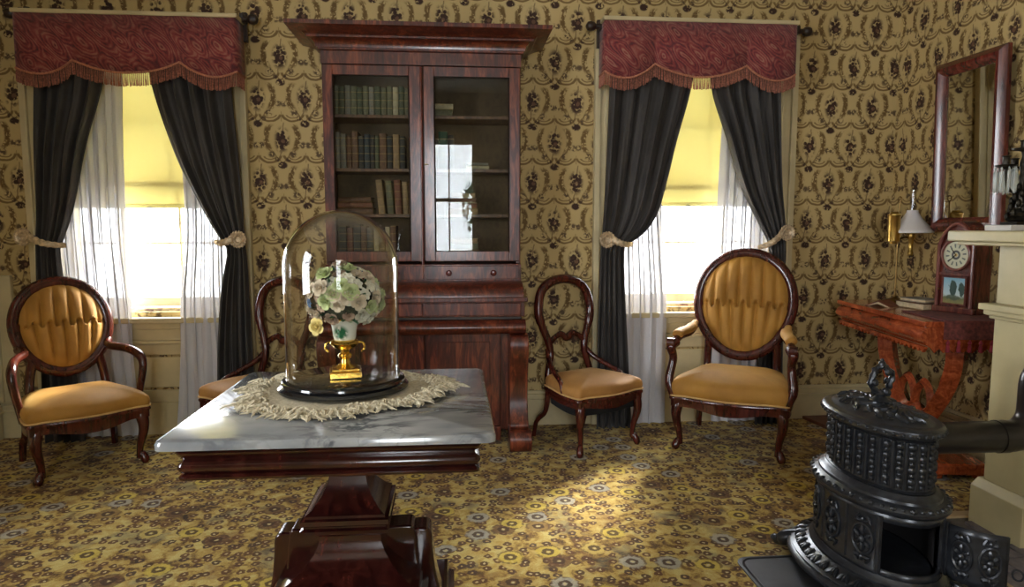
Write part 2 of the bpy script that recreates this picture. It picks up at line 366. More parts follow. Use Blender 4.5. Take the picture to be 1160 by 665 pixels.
class MB:
    def __init__(s): s.v = []; s.f = []
    def add(s, vs, fs, mtx=None):
        o = len(s.v); s.v += [tuple(mtx @ Vector(q)) if mtx else tuple(q) for q in vs]; s.f += [tuple(i + o for i in q) for q in fs]; return s
    def box(s, x0, x1, y0, y1, z0, z1, mtx=None):
        vs = [(x, y, z) for x in (x0, x1) for y in (y0, y1) for z in (z0, z1)]
        return s.add(vs, [(0, 1, 3, 2), (4, 6, 7, 5), (0, 4, 5, 1), (2, 3, 7, 6), (0, 2, 6, 4), (1, 5, 7, 3)], mtx)
    def loops(s, rings, closed=True, cap0=True, cap1=True, mtx=None, loop=False):
        """skin a list of rings of equal length"""
        n = len(rings[0]); vs = [q for r in rings for q in r]; fs = []
        K = len(rings)
        for i in range(K if loop else K - 1):
            j = (i + 1) % K
            for k in range(n if closed else n - 1):
                l = (k + 1) % n
                fs.append((i * n + k, i * n + l, j * n + l, j * n + k))
        if not loop and closed:
            if cap0: fs.append(tuple(reversed(range(n))))
            if cap1: fs.append(tuple(range((K - 1) * n, K * n)))
        return s.add(vs, fs, mtx)
    def lathe(s, prof, seg=24, c=(0, 0, 0), sx=1, sy=1, off=None, mtx=None, rot=0, cap=True):
        """prof: (r, z); off=(ax, ay): oval of half axes ax+r, ay+r"""
        rings = []
        for r, z in prof:
            ring = []
            for k in range(seg):
                t = 2 * PI * k / seg + rot
                a, b = (off[0] + r, off[1] + r) if off else (r * sx, r * sy)
                ring.append((c[0] + a * math.cos(t), c[1] + b * math.sin(t), c[2] + z))
            rings.append(ring)
        return s.loops(rings, cap0=cap, cap1=cap, mtx=mtx)
    def tube(s, pts, rad, seg=10, closed=False, ref=None, flat=1.0, mtx=None, cap=True):
        """sweep an ellipse along points; ref: direction kept as first axis; flat: second axis / first"""
        P = [Vector(p[:3]) for p in pts]; n = len(P); rings = []
        rad = rad if isinstance(rad, (list, tuple)) else [rad] * n
        if len(rad) != n: rad = [rad[0] + (rad[-1] - rad[0]) * i / (n - 1) if len(rad) == 2 else rad[min(len(rad) - 1, int(i * len(rad) / n))] for i in range(n)]
        last = Vector(ref) if ref else None
        for i in range(n):
            a = P[(i - 1) % n] if (closed or i) else P[0]; b = P[(i + 1) % n] if (closed or i < n - 1) else P[-1]
            T = (b - a).normalized() if (b - a).length > 1e-9 else V(0, 0, 1)
            if last is None: last = V(1, 0, 0) if abs(T.x) < .8 else V(0, 1, 0)
            N = last - T * last.dot(T)
            if N.length < 1e-6: N = T.orthogonal()
            N.normalize(); B = T.cross(N)
            if not ref: last = N
            rings.append([tuple(P[i] + N * (rad[i] * math.cos(2 * PI * k / seg)) + B * (rad[i] * flat * math.sin(2 * PI * k / seg))) for k in range(seg)])
        return s.loops(rings, cap0=cap, cap1=cap, mtx=mtx, loop=closed)
    def prism(s, out, y0, y1, mtx=None, axis='y'):
        """outline (x, z) extruded along y; axis 'x': outline is (y, z); 'z': outline is (x, y)"""
        f = {'y': lambda p, d: (p[0], d, p[1]), 'x': lambda p, d: (d, p[0], p[1]), 'z': lambda p, d: (p[0], p[1], d)}[axis]
        return s.loops([[f(p, y0) for p in out], [f(p, y1) for p in out]], mtx=mtx)
    def ball(s, c, r, seg=8, rings=6, sc=(1, 1, 1), mtx=None):
        return s.lathe([(max(1e-4, math.sin(PI * i / rings)) , -math.cos(PI * i / rings)) for i in range(rings + 1)], seg,
                       mtx=(mtx or Matrix()) @ Matrix.Translation(c) @ Matrix.Diagonal((r * sc[0], r * sc[1], r * sc[2], 1)))
    def grid(s, fn, nu, nv, mtx=None):
        vs = [fn(i / nu, j / nv) for i in range(nu + 1) for j in range(nv + 1)]; k = nv + 1
        return s.add(vs, [(i * k + j, (i + 1) * k + j, (i + 1) * k + j + 1, i * k + j + 1) for i in range(nu) for j in range(nv)], mtx)
    def mesh(s, name, mat, smooth=40):
        me = bpy.data.meshes.new(name); me.from_pydata(s.v, [], s.f); me.validate()
        me.materials.append(MAT[mat])
        import bmesh
        b = bmesh.new(); b.from_mesh(me); bmesh.ops.recalc_face_normals(b, faces=b.faces[:]); b.to_mesh(me); b.free()
        if smooth:
            for p in me.polygons: p.use_smooth = True
            me.set_sharp_from_angle(angle=R(smooth))
        return me
    def build(s, name, mat, parent=None, smooth=40, bevel=0, solid=0, sub=0, loc=None, rot=None):
        o = bpy.data.objects.new(name, s.mesh(name, mat, smooth)); COL.objects.link(o)
        if parent: o.parent = parent
        if solid: q = o.modifiers.new('Solidify', 'SOLIDIFY'); q.thickness = solid; q.offset = 0
        if bevel: q = o.modifiers.new('Bevel', 'BEVEL'); q.width = bevel; q.segments = 2; q.limit_method = 'ANGLE'; q.angle_limit = R(40)
        if sub: q = o.modifiers.new('Subdivision', 'SUBSURF'); q.levels = q.render_levels = sub
        if loc: o.location = loc
        if rot: o.rotation_euler = rot
        return o

def tag(o, label, cat=None, group=None, kind=None):
    o['label'] = label
    if cat: o['category'] = cat
    if group: o['group'] = group
    if kind: o['kind'] = kind
    return o
def thing(name, label, cat, loc=(0, 0, 0), rz=0, group=None, kind=None):
    o = bpy.data.objects.new(name, None); COL.objects.link(o); o.empty_display_size = .1
    o.location = loc; o.rotation_euler = (0, 0, rz); return tag(o, label, cat, group, kind)
def bx(*a): return MB().box(*a)
def ell(cx, cz, a, b, n=40): return [(cx + a * math.cos(2 * PI * k / n), cz + b * math.sin(2 * PI * k / n)) for k in range(n)]

# ------------------------------------------------------------------ room shell
XL, XR, YB, YR, ZC = -2.62, 2.75, 4.1, -1.9, 3.05
WIN = [(-2.27, -1.29), (.96, 1.97)]; WZ = (.73, 2.32)
def wall(name, label, mat, axis, at0, at1, lo, hi, holes):
    us = sorted({lo, hi} | {q for h in holes for q in h[:2]}); zs = sorted({0, ZC} | {q for h in holes for q in h[2:]})
    b = MB()
    for i in range(len(us) - 1):
        for j in range(len(zs) - 1):
            cu, cz = (us[i] + us[i + 1]) / 2, (zs[j] + zs[j + 1]) / 2
            if any(h[0] < cu < h[1] and h[2] < cz < h[3] for h in holes): continue
            if axis == 'x': b.box(us[i], us[i + 1], at0, at1, zs[j], zs[j + 1])
            else: b.box(at0, at1, us[i], us[i + 1], zs[j], zs[j + 1])
    return tag(b.build(name, mat, smooth=0), label, 'wall', kind='structure')
wall('wall_back', 'papered wall with bouquet and scroll pattern behind the bookcase', 'wallpaper_back', 'x', YB, YB + .26, XL - .26, XR + .26, [(a, b, *WZ) for a, b in WIN])
wall('wall_right', 'papered wall behind the mirror and console table', 'wallpaper_side', 'y', XR, XR + .26, YR, YB, [])
wall('wall_left', 'papered wall at the left edge beside the low armchair', 'wallpaper_side', 'y', XL - .26, XL, YR, YB, [(.1, 1.1, .8, 2.42)])
wall('wall_rear', 'papered wall behind the viewer with tall windows', 'wallpaper_back', 'x', YR - .26, YR, XL - .26, XR + .26, [(-.43, .31, .8, 2.42)])
tag(bx(XL - .26, XR + .26, YR - .26, YB + .26, -.1, 0).build('floor', 'tan_wood', smooth=0), 'wooden floor under the patterned carpet', 'floor', kind='structure')
tag(bx(XL - .26, XR + .26, YR - .26, YB + .26, ZC, ZC + .1).build('ceiling', 'plaster', smooth=0), 'plain plaster ceiling above the room', 'ceiling', kind='structure')
HX, HY0, HY1 = 1.86, .9, 2.63   # hearth edge
b = bx(XL + .005, HX, YR + .005, YB - .03, .0005, .008).box(HX, XR - .02, HY1, YB - .03, .0005, .008)
tag(b.build('carpet', 'carpet_pile', smooth=0), 'gold and brown floral carpet covering the whole room', 'carpet', kind='structure')

def base_run(name, label, runs):
    b = MB()
    for axis, at, d, lo, hi in runs:
        for z0, z1, t in ((0, .155, .022), (.155, .17, .034), (.17, .2, .026), (.2, .22, .014)):
            if axis == 'x': b.box(lo, hi, at - t, at, z0, z1)
            elif d > 0: b.box(at, at + t, lo, hi, z0, z1)
            else: b.box(at - t, at, lo, hi, z0, z1)
    return tag(b.build(name, 'cream_paint', smooth=0, bevel=.003), label, 'baseboard', kind='structure')
base_run('baseboard_back', 'cream moulded baseboard along the window wall', [('x', YB, 0, XL, -2.39), ('x', YB, 0, -1.17, .84), ('x', YB, 0, 2.09, XR)])
base_run('baseboard_right', 'cream moulded baseboard under the console table', [('y', XR, -1, 2.5, YB - .036)])
base_run('baseboard_left', 'cream moulded baseboard along the far left side', [('y', XL, 1, YR, YB - .036)])
tag(MB().box(XL, XL + .11, YB - .03, YB - .001, .22, .95).box(XL, XL + .04, YB - .045, YB - .001, .22, .95).build('trim_1', 'cream_paint', smooth=0, bevel=.004),
    'cream upright corner trim at the left edge of the window wall', 'trim', kind='structure')

def front_window(name, label, x0, x1, blind_z):
    w = thing(name, label, 'window', (x0, YB, 0), kind='structure')
    L = x1 - x0; z0, z1 = WZ
    # casing: outer boards, backband, head
    for s, a in ((-1, 0), (1, L)):
        b = bx(*sorted((a, a + s * .085)), -.026, -.001, 0, z1 + .03).box(*sorted((a + s * .085, a + s * .12)), -.045, -.001, 0, z1 + .03)
        b.box(*sorted((a + s * .03, a + s * .055)), -.034, -.02, 0, z1 + .02)
        b.build('casing', 'cream_paint', w, 0, .004)
    bx(-.12, L + .12, -.045, -.001, z1 + .03, z1 + .055).build('head_casing', 'cream_paint', w, 0, .004)
    for a, c in ((0, .02), (L - .02, L)): bx(a + .0005, c - .0005, .001, .25, z0 + .001, z1 - .001).build('jamb', 'cream_paint', w, 0)
    bx(.0205, L - .0205, .001, .25, z1 - .03, z1 - .001).build('jamb', 'cream_paint', w, 0)
    def sash(y, za, zb, nm):
        b = MB()
        for a in (.02, L - .06): b.box(a, a + .04, y, y + .03, za, zb)
        b.box(.06, L - .06, y, y + .03, za, za + .055).box(.06, L - .06, y, y + .03, zb - .035, zb)
        o = b.build(nm, 'cream_paint', w, 0, .003)
        zm = (za + .055 + zb - .035) / 2; xs = [.06, L / 3, 2 * L / 3, L - .06]; zs = [za + .055, zm, zb - .035]
        for k in (1, 2): bx(xs[k] - .008, xs[k] + .008, y + .004, y + .026, zs[0], zs[2]).build('muntin', 'cream_paint', o, 0)
        bx(.06, L - .06, y + .005, y + .025, zm - .008, zm + .008).build('muntin', 'cream_paint', o, 0)
        for i in range(3):
            for j in range(2): bx(xs[i], xs[i + 1], y + .013, y + .017, zs[j], zs[j + 1]).build('pane', 'pane_glass', o, 0)
    sash(.10, z0 + .02, 1.49, 'lower_sash'); sash(.14, 1.455, z1 - .03, 'upper_sash')
    # stool and panelled apron below
    bx(-.0, L, -.06, .1, z0 - .06, z0 - .028).build('sill', 'cream_paint', w, 0, .006)
    bx(.021, L - .021, .04, .099, z0 - .028, z0 + .02).build('sill_rail', 'peeling_paint', w, 0, .004)
    bx(0, L, -.028, -.001, z0 - .1, z0 - .06).build('apron_moulding', 'cream_paint', w, 0, .006)
    bx(0, L, -.04, -.001, z0 - .185, z0 - .165).build('apron_moulding', 'cream_paint', w, 0, .006)
    bx(0, L, -.016, -.001, z0 - .165, z0 - .1).build('apron_board', 'cream_paint', w, 0, .003)
    b = bx(0, L, -.02, -.001, .48, z0 - .185).box(0, L, -.02, -.001, .2, .27)
    for a in (0, L - .07): b.box(a, a + .07, -.02, -.001, .27, .48)
    b.build('panel_frame', 'cream_paint', w, 0, .004)
    for a, c in ((.07, L - .07),): bx(a + .02, c - .02, -.012, -.001, .285, .465).build('panel', 'cream_paint', w, 0, .006)
    bx(0, L, -.03, -.001, 0, .2).build('plinth', 'cream_paint', w, 0, .004)
    return w
def make_peel():
    m = M('peeling_paint'); v = m.coord('Object', (1, 1, 2.2)); nz = m.noise(v, 22, 6, .7)
    m.set(Base_Color=m.mix(nz.ss(.5, .55), (.56, .47, .27), m.ramp(m.noise(v, 60, 3), [(.3, (.16, .09, .07)), (.7, (.34, .24, .2))])), Roughness=.7)
    m.bump(nz.ss(.5, .55), .4, .003); MAT['peeling_paint'] = m.m
make_peel()
front_window('window_1', 'sash window with cream casing behind the low round-backed armchair and small side chair', *WIN[0], 1.34)
front_window('window_2', 'sash window with cream casing behind the tall padded armchair', *WIN[1], 1.36)

def plain_window(name, label, axis, at, lo, hi):
    w = thing(name, label, 'window', (0, 0, 0), kind='structure'); z0, z1 = .8, 2.42; n = 3
    f = (lambda a, c, y0, y1, q, r: bx(a, c, at + y0, at + y1, q, r)) if axis == 'x' else (lambda a, c, y0, y1, q, r: bx(at + y0, at + y1, a, c, q, r))
    for a, c in ((lo, lo + .05), (hi - .05, hi)): f(a + .0005, c - .0005, -.03, .03, z0, z1).build('frame', 'cream_paint', w, 0)
    for q, r in ((z0, z0 + .06), (1.58, 1.63), (z1 - .05, z1)): f(lo + .05, hi - .05, -.03, .03, q + .0005, r - .0005).build('rail', 'cream_paint', w, 0)
    mid = (lo + hi) / 2; f(mid - .009, mid + .009, -.012, .012, z0 + .06, z1 - .05).build('muntin', 'cream_paint', w, 0)
    f(lo + .05, hi - .05, -.002, .002, z0 + .06, z1 - .05).build('pane', 'pane_glass', w, 0)
plain_window('window_3', 'tall window behind the viewer, mirrored in the bookcase glass', 'x', YR - .15, -.43, .31)
plain_window('window_4', 'broad window in the unseen left side', 'y', XL - .15, .1, 1.1)
# ------------------------------------------------------------------ window dressings
def interp(rows, z):
    """rows sorted by falling z: (z, a, b, ...)"""
    if z >= rows[0][0]: return rows[0][1:]
    for p, q in zip(rows, rows[1:]):
        if p[0] >= z >= q[0]:
            t = (p[0] - z) / (p[0] - q[0] + 1e-9); t = t
            return tuple(a + (c - a) * t for a, c in zip(p[1:], q[1:]))
    return rows[-1][1:]
def hanging(name, label, cat, rows, y, mat, pleats, amp, ztop, zbot, seed=0, group=None, nu=60, nv=56, solid=.003, over=0):
    """rows (z, x outer, x inner, gather 0..1)"""
    sm = spl(sorted(rows, reverse=True), 6)
    def fn(u, v):
        z = ztop + (zbot - ztop) * v; a, c, g = interp(sm, z)
        ph = seed + .6 * math.sin(3.1 * v + seed)
        w = math.sin(2 * PI * pleats * (u + .02 * math.sin(5 * v + seed)) + ph) + .35 * math.sin(2 * PI * pleats * 2.3 * u + seed * 2)
        uu = u + over * math.sin(4 * PI * pleats * (u + .02 * math.sin(5 * v + seed)) + 2 * ph) / pleats
        return (a + (c - a) * uu, y + w * amp * (1 - .45 * g) - .012 * g, z)
    o = MB().grid(fn, nu, nv).build(name, mat, None, 80, solid=solid)
    return tag(o, label, cat, group)
DR = 'dark velvet drapes'
hanging('drape', 'dark tied drape hanging nearest the left edge of the picture', 'curtain',
        [(2.3, -2.25, -1.88, 0), (1.99, -2.26, -1.91, 0), (1.67, -2.28, -2.01, .2), (1.33, -2.29, -2.09, .6), (1.14, -2.30, -2.155, 1), (1.09, -2.30, -2.17, 1), (.9, -2.31, -2.16, .7), (.5, -2.32, -2.13, .4), (.02, -2.33, -2.1, .2)],
        3.97, 'drape_cloth', 5, .026, 2.28, .012, 1, DR)
hanging('drape', 'dark tied drape between the bright window and the small chair beside the glass dome', 'curtain',
        [(2.3, -1.21, -1.68, 0), (1.99, -1.22, -1.65, 0), (1.64, -1.20, -1.55, .2), (1.41, -1.19, -1.45, .5), (1.22, -1.18, -1.35, .8), (1.11, -1.175, -1.28, 1), (1.05, -1.17, -1.28, 1), (.86, -1.165, -1.32, .7), (.5, -1.16, -1.36, .4), (.02, -1.15, -1.38, .2)],
        3.97, 'drape_cloth', 5, .026, 2.28, .012, 2.3, DR)
hanging('drape', 'dark tied drape hanging behind the side chair next to the bookcase', 'curtain',
        [(2.3, .92, 1.42, 0), (2.03, .91, 1.39, 0), (1.73, .9, 1.31, .2), (1.52, .89, 1.26, .4), (1.31, .88, 1.2, .6), (1.18, .87, 1.11, .9), (1.12, .865, 1.01, 1), (1.07, .86, 1.0, 1), (.8, .855, 1.01, .6), (.5, .85, 1.03, .4), (.02, .85, 1.06, .2)],
        3.97, 'drape_cloth', 5, .026, 2.3, .012, 4.1, DR)
hanging('drape', 'dark tied drape hanging right behind the tall padded armchair', 'curtain',
        [(2.3, 1.92, 1.5, 0), (2.03, 1.925, 1.51, 0), (1.73, 1.945, 1.62, .2), (1.47, 1.965, 1.71, .5), (1.26, 1.99, 1.82, .8), (1.13, 1.995, 1.89, 1), (1.05, 2.0, 1.9, 1), (.8, 2.0, 1.88, .6), (.5, 2.0, 1.86, .4), (.02, 2.01, 1.84, .2)],
        3.97, 'drape_cloth', 5, .026, 2.3, .012, 5.7, DR)
SH = 'white sheer curtains'
hanging('sheer_curtain', 'white sheer curtain falling behind the oval-backed chair at the left', 'curtain',
        [(2.3, -2.25, -1.83, 0), (1.3, -2.25, -1.86, 0), (.8, -2.25, -1.85, 0), (.3, -2.26, -1.83, 0), (.02, -2.26, -1.8, 0)], 4.045, 'sheer_cloth', 8, .014, 2.28, .012, .5, SH, 192, 30, 0, .2)
hanging('sheer_curtain', 'white sheer curtain falling left of the small chair by the dome', 'curtain',
        [(2.3, -1.31, -1.56, 0), (1.3, -1.31, -1.53, 0), (.8, -1.31, -1.58, 0), (.3, -1.3, -1.6, 0), (.02, -1.3, -1.62, 0)], 4.045, 'sheer_cloth', 5, .014, 2.28, .012, 3, SH, 140, 30, 0, .2)
hanging('sheer_curtain', 'white sheer curtain reaching the floor between side chair and tall armchair', 'curtain',
        [(2.3, .95, 1.22, 0), (1.3, .95, 1.25, 0), (.8, .95, 1.285, 0), (.3, .96, 1.285, 0), (.02, .96, 1.29, 0)], 4.045, 'sheer_cloth', 5, .014, 2.3, .012, 1.4, SH, 160, 30, 0, .2)
hanging('sheer_curtain', 'white sheer curtain mostly hidden behind the tall padded armchair', 'curtain',
        [(2.3, 1.96, 1.62, 0), (1.3, 1.96, 1.61, 0), (.8, 1.96, 1.6, 0), (.02, 1.96, 1.6, 0)], 4.045, 'sheer_cloth', 6, .014, 2.3, .012, 2.2, SH, 160, 30, 0, .2)

def roller_blind(label, x0, x1, zb, zt):
    t = thing('roller_blind', label, 'blind', (0, 4.1965, 0), group='yellow roller blinds')
    bx(x0, x1, -.0015, .0015, zb, zt).build('blind_cloth', 'blind_cloth', t, 0)
    bx(x0, x1, -.009, .003, zb - .012, zb + .012).build('bottom_bar', 'blind_cloth', t, 0, .003)
    MB().tube([(x0, -.012, zt - .0), (x1, -.012, zt - .0)], .014, 12).build('roller', 'cream_paint', t)
    xm = (x0 + x1) / 2; MB().tube([(xm + .012 * math.cos(a), -.01, zb - .014 + .012 * math.sin(a)) for a in [2 * PI * k / 12 for k in range(12)]], .0025, 6, True, (0, 1, 0)).build('pull_ring', 'dark_wood', t)
roller_blind('yellow roller blind half drawn over the window behind the low round-backed armchair', -2.245, -1.315, 1.345, 2.27)
roller_blind('yellow roller blind half drawn over the window behind the tall padded armchair', .985, 1.945, 1.365, 2.27)

def valance(label, x0, x1, zt, cusps, zc, zl, fr):
    t = thing('valance', label, 'valance', (0, 0, 0), group='paisley valances')
    yf = 3.9; edges = [x0] + cusps + [x1]
    def low(x):
        for k, (a, c) in enumerate(zip(edges, edges[1:])):
            if a <= x <= c + 1e-6:
                q = (x - a) / (c - a); z = zl if k == 1 else zl - .01
                za = zc if k > 0 else zc - .045; zb_ = zc if k < 2 else zc - .045
                return za + (zb_ - za) * q - (4 * q * (1 - q)) * ((za + zb_) / 2 - z)
        return zc
    n = 72
    xs = sorted(set([x0 + (x1 - x0) * k / n for k in range(n + 1)] + cusps))
    front = [(x, yf + .004 * math.sin(x * 23), low(x)) for x in xs]
    def sheet(path, off0, off1):
        return [[(p[0], p[1], p[2] - off0) for p in path], [(p[0], p[1], (zt if off1 is None else p[2] - off1)) for p in path]]
    path = [(x0, 4.04, low(x0))] + front + [(x1, 4.04, low(x1))]
    b = MB(); r0, r1 = sheet(path, 0, None); b.loops([r0, r1], closed=False)
    cl = b.build('valance_cloth', 'paisley_cloth', t, 30, solid=.006)
    MB().tube([(p[0], p[1] - (.006 if p[1] < 4 else 0), p[2]) for p in path], .006, 8).build('braid', 'braid', cl)
    b = MB(); L = 0
    pts = []
    for p, q in zip(path, path[1:]):
        d = math.hypot(q[0] - p[0], q[1] - p[1]); k = max(1, int(d / .0055))
        pts += [tuple(p[i] + (q[i] - p[i]) * j / k for i in range(3)) for j in range(k)]
    for p in pts:
        l = fr * random.uniform(.93, 1.04); dx = random.uniform(-.003, .003)
        b.tube([(p[0], p[1] - .003, p[2]), (p[0] + dx * .4, p[1] - .006, p[2] - l * .5), (p[0] + dx, p[1] - .004 + random.uniform(-.003, .003), p[2] - l)], [.002, .0026, .0034], 4)
    f = b.build('fringe', 'fringe', cl); f['kind'] = 'stuff'
    bx(x0 - .012, x1 + .012, yf - .012, 4.05, zt, zt + .022).build('pelmet_board', 'cream_paint', t, 0, .004)
    return t
valance('scalloped red paisley valance over the window by the left edge', -2.295, -1.165, 2.345, [-2.009, -1.46], 2.105, 2.045, .072)
valance('scalloped red paisley valance over the window behind the tall armchair', .86, 1.985, 2.385, [1.151, 1.692], 2.15, 2.08, .07)

def rod(label, x0, x1, z):
    t = thing('curtain_rod', label, 'curtain rod', (0, 0, 0), group='dark wooden curtain rods')
    MB().tube([(x0, 3.99, z), (x1, 3.99, z)], .016, 12).build('pole', 'dark_wood', t)
    for x, s in ((x0, -1), (x1, 1)):
        MB().lathe([(.001, -.04), (.014, -.036), (.014, -.03), (.024, -.02), (.028, 0), (.024, .018), (.012, .026), (.001, .03)], 16,
                   mtx=Matrix.Translation((x + s * .03, 3.99, z)) @ Matrix.Rotation(s * PI / 2, 4, 'Y')).build('finial', 'dark_wood', t)
        MB().box(x - s * .03 - .011, x - s * .03 + .011, 3.975, 4.05, z - .018, z + .03).box(x - s * .03 - .014, x - s * .03 + .014, 4.03, 4.054, z - .11, z + .05).build('bracket', 'dark_wood', t, 0, .003)
rod('dark wooden curtain rod with ball ends above the window at the left', -2.335, -1.125, 2.365)
rod('dark wooden curtain rod with ball ends above the window at the right', .825, 2.065, 2.375)

def tieback(label, x, z, s, ang, length):
    """rosette at x, band running toward s, around the drape"""
    t = thing('curtain_tieback', label, 'tieback', (x, 3.925, z), group='gilt tiebacks')
    MB().lathe([(.001, .0), (.014, .001), (.018, .006), (.024, .008), (.028, .004), (.034, .008), (.042, .01), (.046, .005), (.046, 0), (.03, -.008), (.001, -.01)], 28,
               mtx=Matrix.Rotation(PI / 2, 4, 'X'), sy=1.0).build('rosette', 'tie_gilt', t)
    b = MB()
    for k in range(18):
        a = 2 * PI * k / 18; b.ball((.043 * math.cos(a), -.006, .043 * math.sin(a)), .0075, 6, 4)
    b.build('beading', 'tie_gilt', t)
    b = MB(); pts = []
    for k in range(13):
        q = k / 12; pts.append((s * (.03 + length * q), -.004 - .02 * math.sin(PI * q * .9) + .045 * q * q, math.sin(ang) * length * q - .012 * math.sin(PI * q)))
    b.tube(pts, [.02, .024, .018, .022, .016, .02, .016, .019, .015, .018, .014, .016, .012], 8, False, (0, 0, 1), .35)
    b.build('band', 'tie_gilt', t)
    b = MB(); b.tube([(0, 0, 0), (0, .1, -.0)], .008, 8).build('peg', 'dark_wood', t)
tieback('gilt rosette tieback on the drape at the far left edge', -2.335, 1.17, 1, -.28, .17)
tieback('gilt rosette tieback on the drape nearest the glass dome', -1.2, 1.155, -1, -.12, .11)
tieback('gilt rosette tieback on the drape beside the bookcase', .895, 1.15, 1, -.2, .13)
tieback('gilt rosette tieback angled up behind the tall armchair', 1.985, 1.19, -1, -.75, .13)

# ------------------------------------------------------------------ bookcase
BC = -.163
bk = thing('bookcase', 'tall red mahogany bookcase with two glazed doors and heavy cornice', 'bookcase', (BC, 0, 0))
WD = 'mahogany_bookcase'
def bp(name, x0, x1, y0, y1, z0, z1, parent=bk, mat=WD, bev=.004): return bx(x0, x1, y0, y1, z0, z1).build(name, mat, parent, 0, bev)
h = .535
# carcass
for s in (-1, 1): bp('side_panel', *sorted((s * h, s * (h - .025))), 3.806, 4.07, 1.02, 2.17)
bp('back_panel', -h + .025, h - .025, 4.05, 4.07, .06, 2.15, mat='bookcase_lining')
bp('top_board', -h + .025, h - .025, 3.806, 4.05, 2.13, 2.17)
bp('divider', -.012, .012, 3.84, 4.05, 1.06, 2.13, mat='bookcase_lining')
SHZ = (1.06, 1.295, 1.545, 1.835)
for z in SHZ: bp('shelf', -h + .026, h - .026, 3.84, 4.049, z - .018, z, mat='shelf_wood', bev=.002)
# cornice: swept moulding with mitred ends
def moulding(prof, x0, x1, yb):
    """prof (out, z): projects forward and sideways"""
    return [[(x0 - o, yb, z), (x0 - o, 3.78 - o, z), (x1 + o, 3.78 - o, z), (x1 + o, yb, z)] for o, z in prof]
prof = [(0, 2.09), (0, 2.155), (.012, 2.16), (.012, 2.17)] + [(.02 + .035 * (1 - math.cos(PI / 2 * k / 6)), 2.17 + .04 * math.sin(PI / 2 * k / 6)) for k in range(7)] + [(.062, 2.212), (.062, 2.222)] + \
       [(.07 + .075 * (k / 6) ** 1.6, 2.224 + .026 * k / 6) for k in range(7)] + [(.15, 2.252), (.15, 2.272), (.0, 2.276)]
MB().loops(moulding(prof, -h, h, 4.07)).build('cornice', WD, bk, 35)
# doors
for s in (-1, 1):
    xa, xb = (-.53, -.006) if s < 0 else (.006, .53)
    g0, g1 = (xa + .055, xb - .066) if s < 0 else (xa + .056, xb - .06)
    b = MB().box(xa, g0, 3.78, 3.805, 1.035, 2.085).box(g1, xb, 3.78, 3.805, 1.035, 2.085).box(g0, g1, 3.78, 3.805, 1.035, 1.09).box(g0, g1, 3.78, 3.805, 2.032, 2.085)
    d = b.build('door', WD, bk, 0, .003)
    MB().tube([(g0, 3.783, 1.09), (g1, 3.783, 1.09), (g1, 3.783, 2.032), (g0, 3.783, 2.032)], .006, 4, True, (0, 1, 0)).build('bead', 'dark_wood', d, 0)
    bx(g0, g1, 3.79, 3.794, 1.09, 2.032).build('glass_pane', 'door_glass', d, 0)
    if s < 0: MB().tube([(xb - .001, 3.777, 1.0), (xb - .001, 3.777, 2.08)], .008, 8).build('astragal', 'mahogany_mirror', d)
    else: MB().lathe([(.001, 0), (.011, .002), (.011, .006), (.001, .008)], 12, (xa + .012, 3.78, 1.56), sx=1, sy=.5).build('escutcheon', 'old_brass', d)
# knob drawers and desk section
bp('case_base', -h, h, 3.76, 4.07, .925, 1.02)
for xa, xb in ((-.525, -.004), (.004, .525)):
    d = bp('drawer', xa, xb, 3.752, 3.77, .935, 1.012)
    for x in (.25, .72): MB().lathe([(.006, 0), (.006, .01), (.015, .016), (.017, .024), (.012, .03), (.001, .032)], 14, mtx=Matrix.Translation((xa + (xb - xa) * x, 3.752, .972)) @ Matrix.Rotation(PI / 2, 4, 'X')).build('knob', 'mahogany_mirror', d)
def yprism(name, prof, x0, x1, parent=bk, mat=WD): return MB().prism(prof, x0, x1, axis='x').build(name, mat, parent, 35)
yprism('sloped_front', [(4.07, .925), (3.74, .925)] + [(3.74 - .12 * math.sin(PI / 2 * k / 8), .925 - .075 * (1 - math.cos(PI / 2 * k / 8))) for k in range(1, 9)] + [(4.07, .85)], -h, h)
bp('ledge', -h - .02, h + .02, 3.585, 4.07, .826, .85)
bp('rail', -h - .005, h + .005, 3.61, 4.07, .745, .826)
for xa, xb in ((-.52, -.004), (.004, .52)): bp('drawer', xa, xb, 3.603, 3.612, .752, .82)
bp('groove_board', -h + .01, h - .01, 3.64, 4.07, .725, .745, mat='dark_wood')
yprism('drawer_front', [(3.66, .65)] + [(3.62 - .035 * math.sin(PI * k / 10), .65 + .075 * k / 10) for k in range(11)] + [(3.66, .725)], -h - .01, h + .01)
bp('frieze_board', -h, h, 3.66, 4.07, .65, .725)
bp('bottom_case', -h + .03, h - .03, 3.80, 4.049, .07, .65, mat=WD)
for xa, xb in ((-.42, -.005), (.005, .42)):
    d = bp('lower_door', xa, xb, 3.765, 3.799, .1, .645)
    bp('door_panel', xa + .06, xb - .06, 3.76, 3.766, .16, .585, d)
bp('plinth_board', -.42, .42, 3.75, 4.05, .02, .098)
for s in (-1, 1):
    # scrolled front column and its block foot
    x0, x1 = sorted((s * .46, s * .56)); pr_ = spl([(3.655, .65), (3.6, .63), (3.585, .57), (3.61, .48), (3.64, .38), (3.645, .28), (3.62, .2), (3.585, .15), (3.6, .125)], 5)
    MB().prism([(p[0], p[1]) for p in pr_] + [(3.7, .125), (3.7, .65)], x0, x1, axis='x').build('scroll_column', WD, bk, 35, .004)
    bp('side_rail', *sorted((s * .46, s * .53)), 3.7, 4.05, .1, .65)
    f = spl([(3.7, .125), (3.6, .125), (3.56, .1), (3.55, .06), (3.565, .015), (3.6, 0)], 5)
    MB().prism([(p[0], p[1]) for p in f] + [(3.7, 0)], *sorted((s * .455, s * .575)), axis='x').build('scroll_foot', WD, bk, 35, .003)
    bp('rear_foot', *sorted((s * .46, s * .54)), 3.98, 4.05, 0, .1)

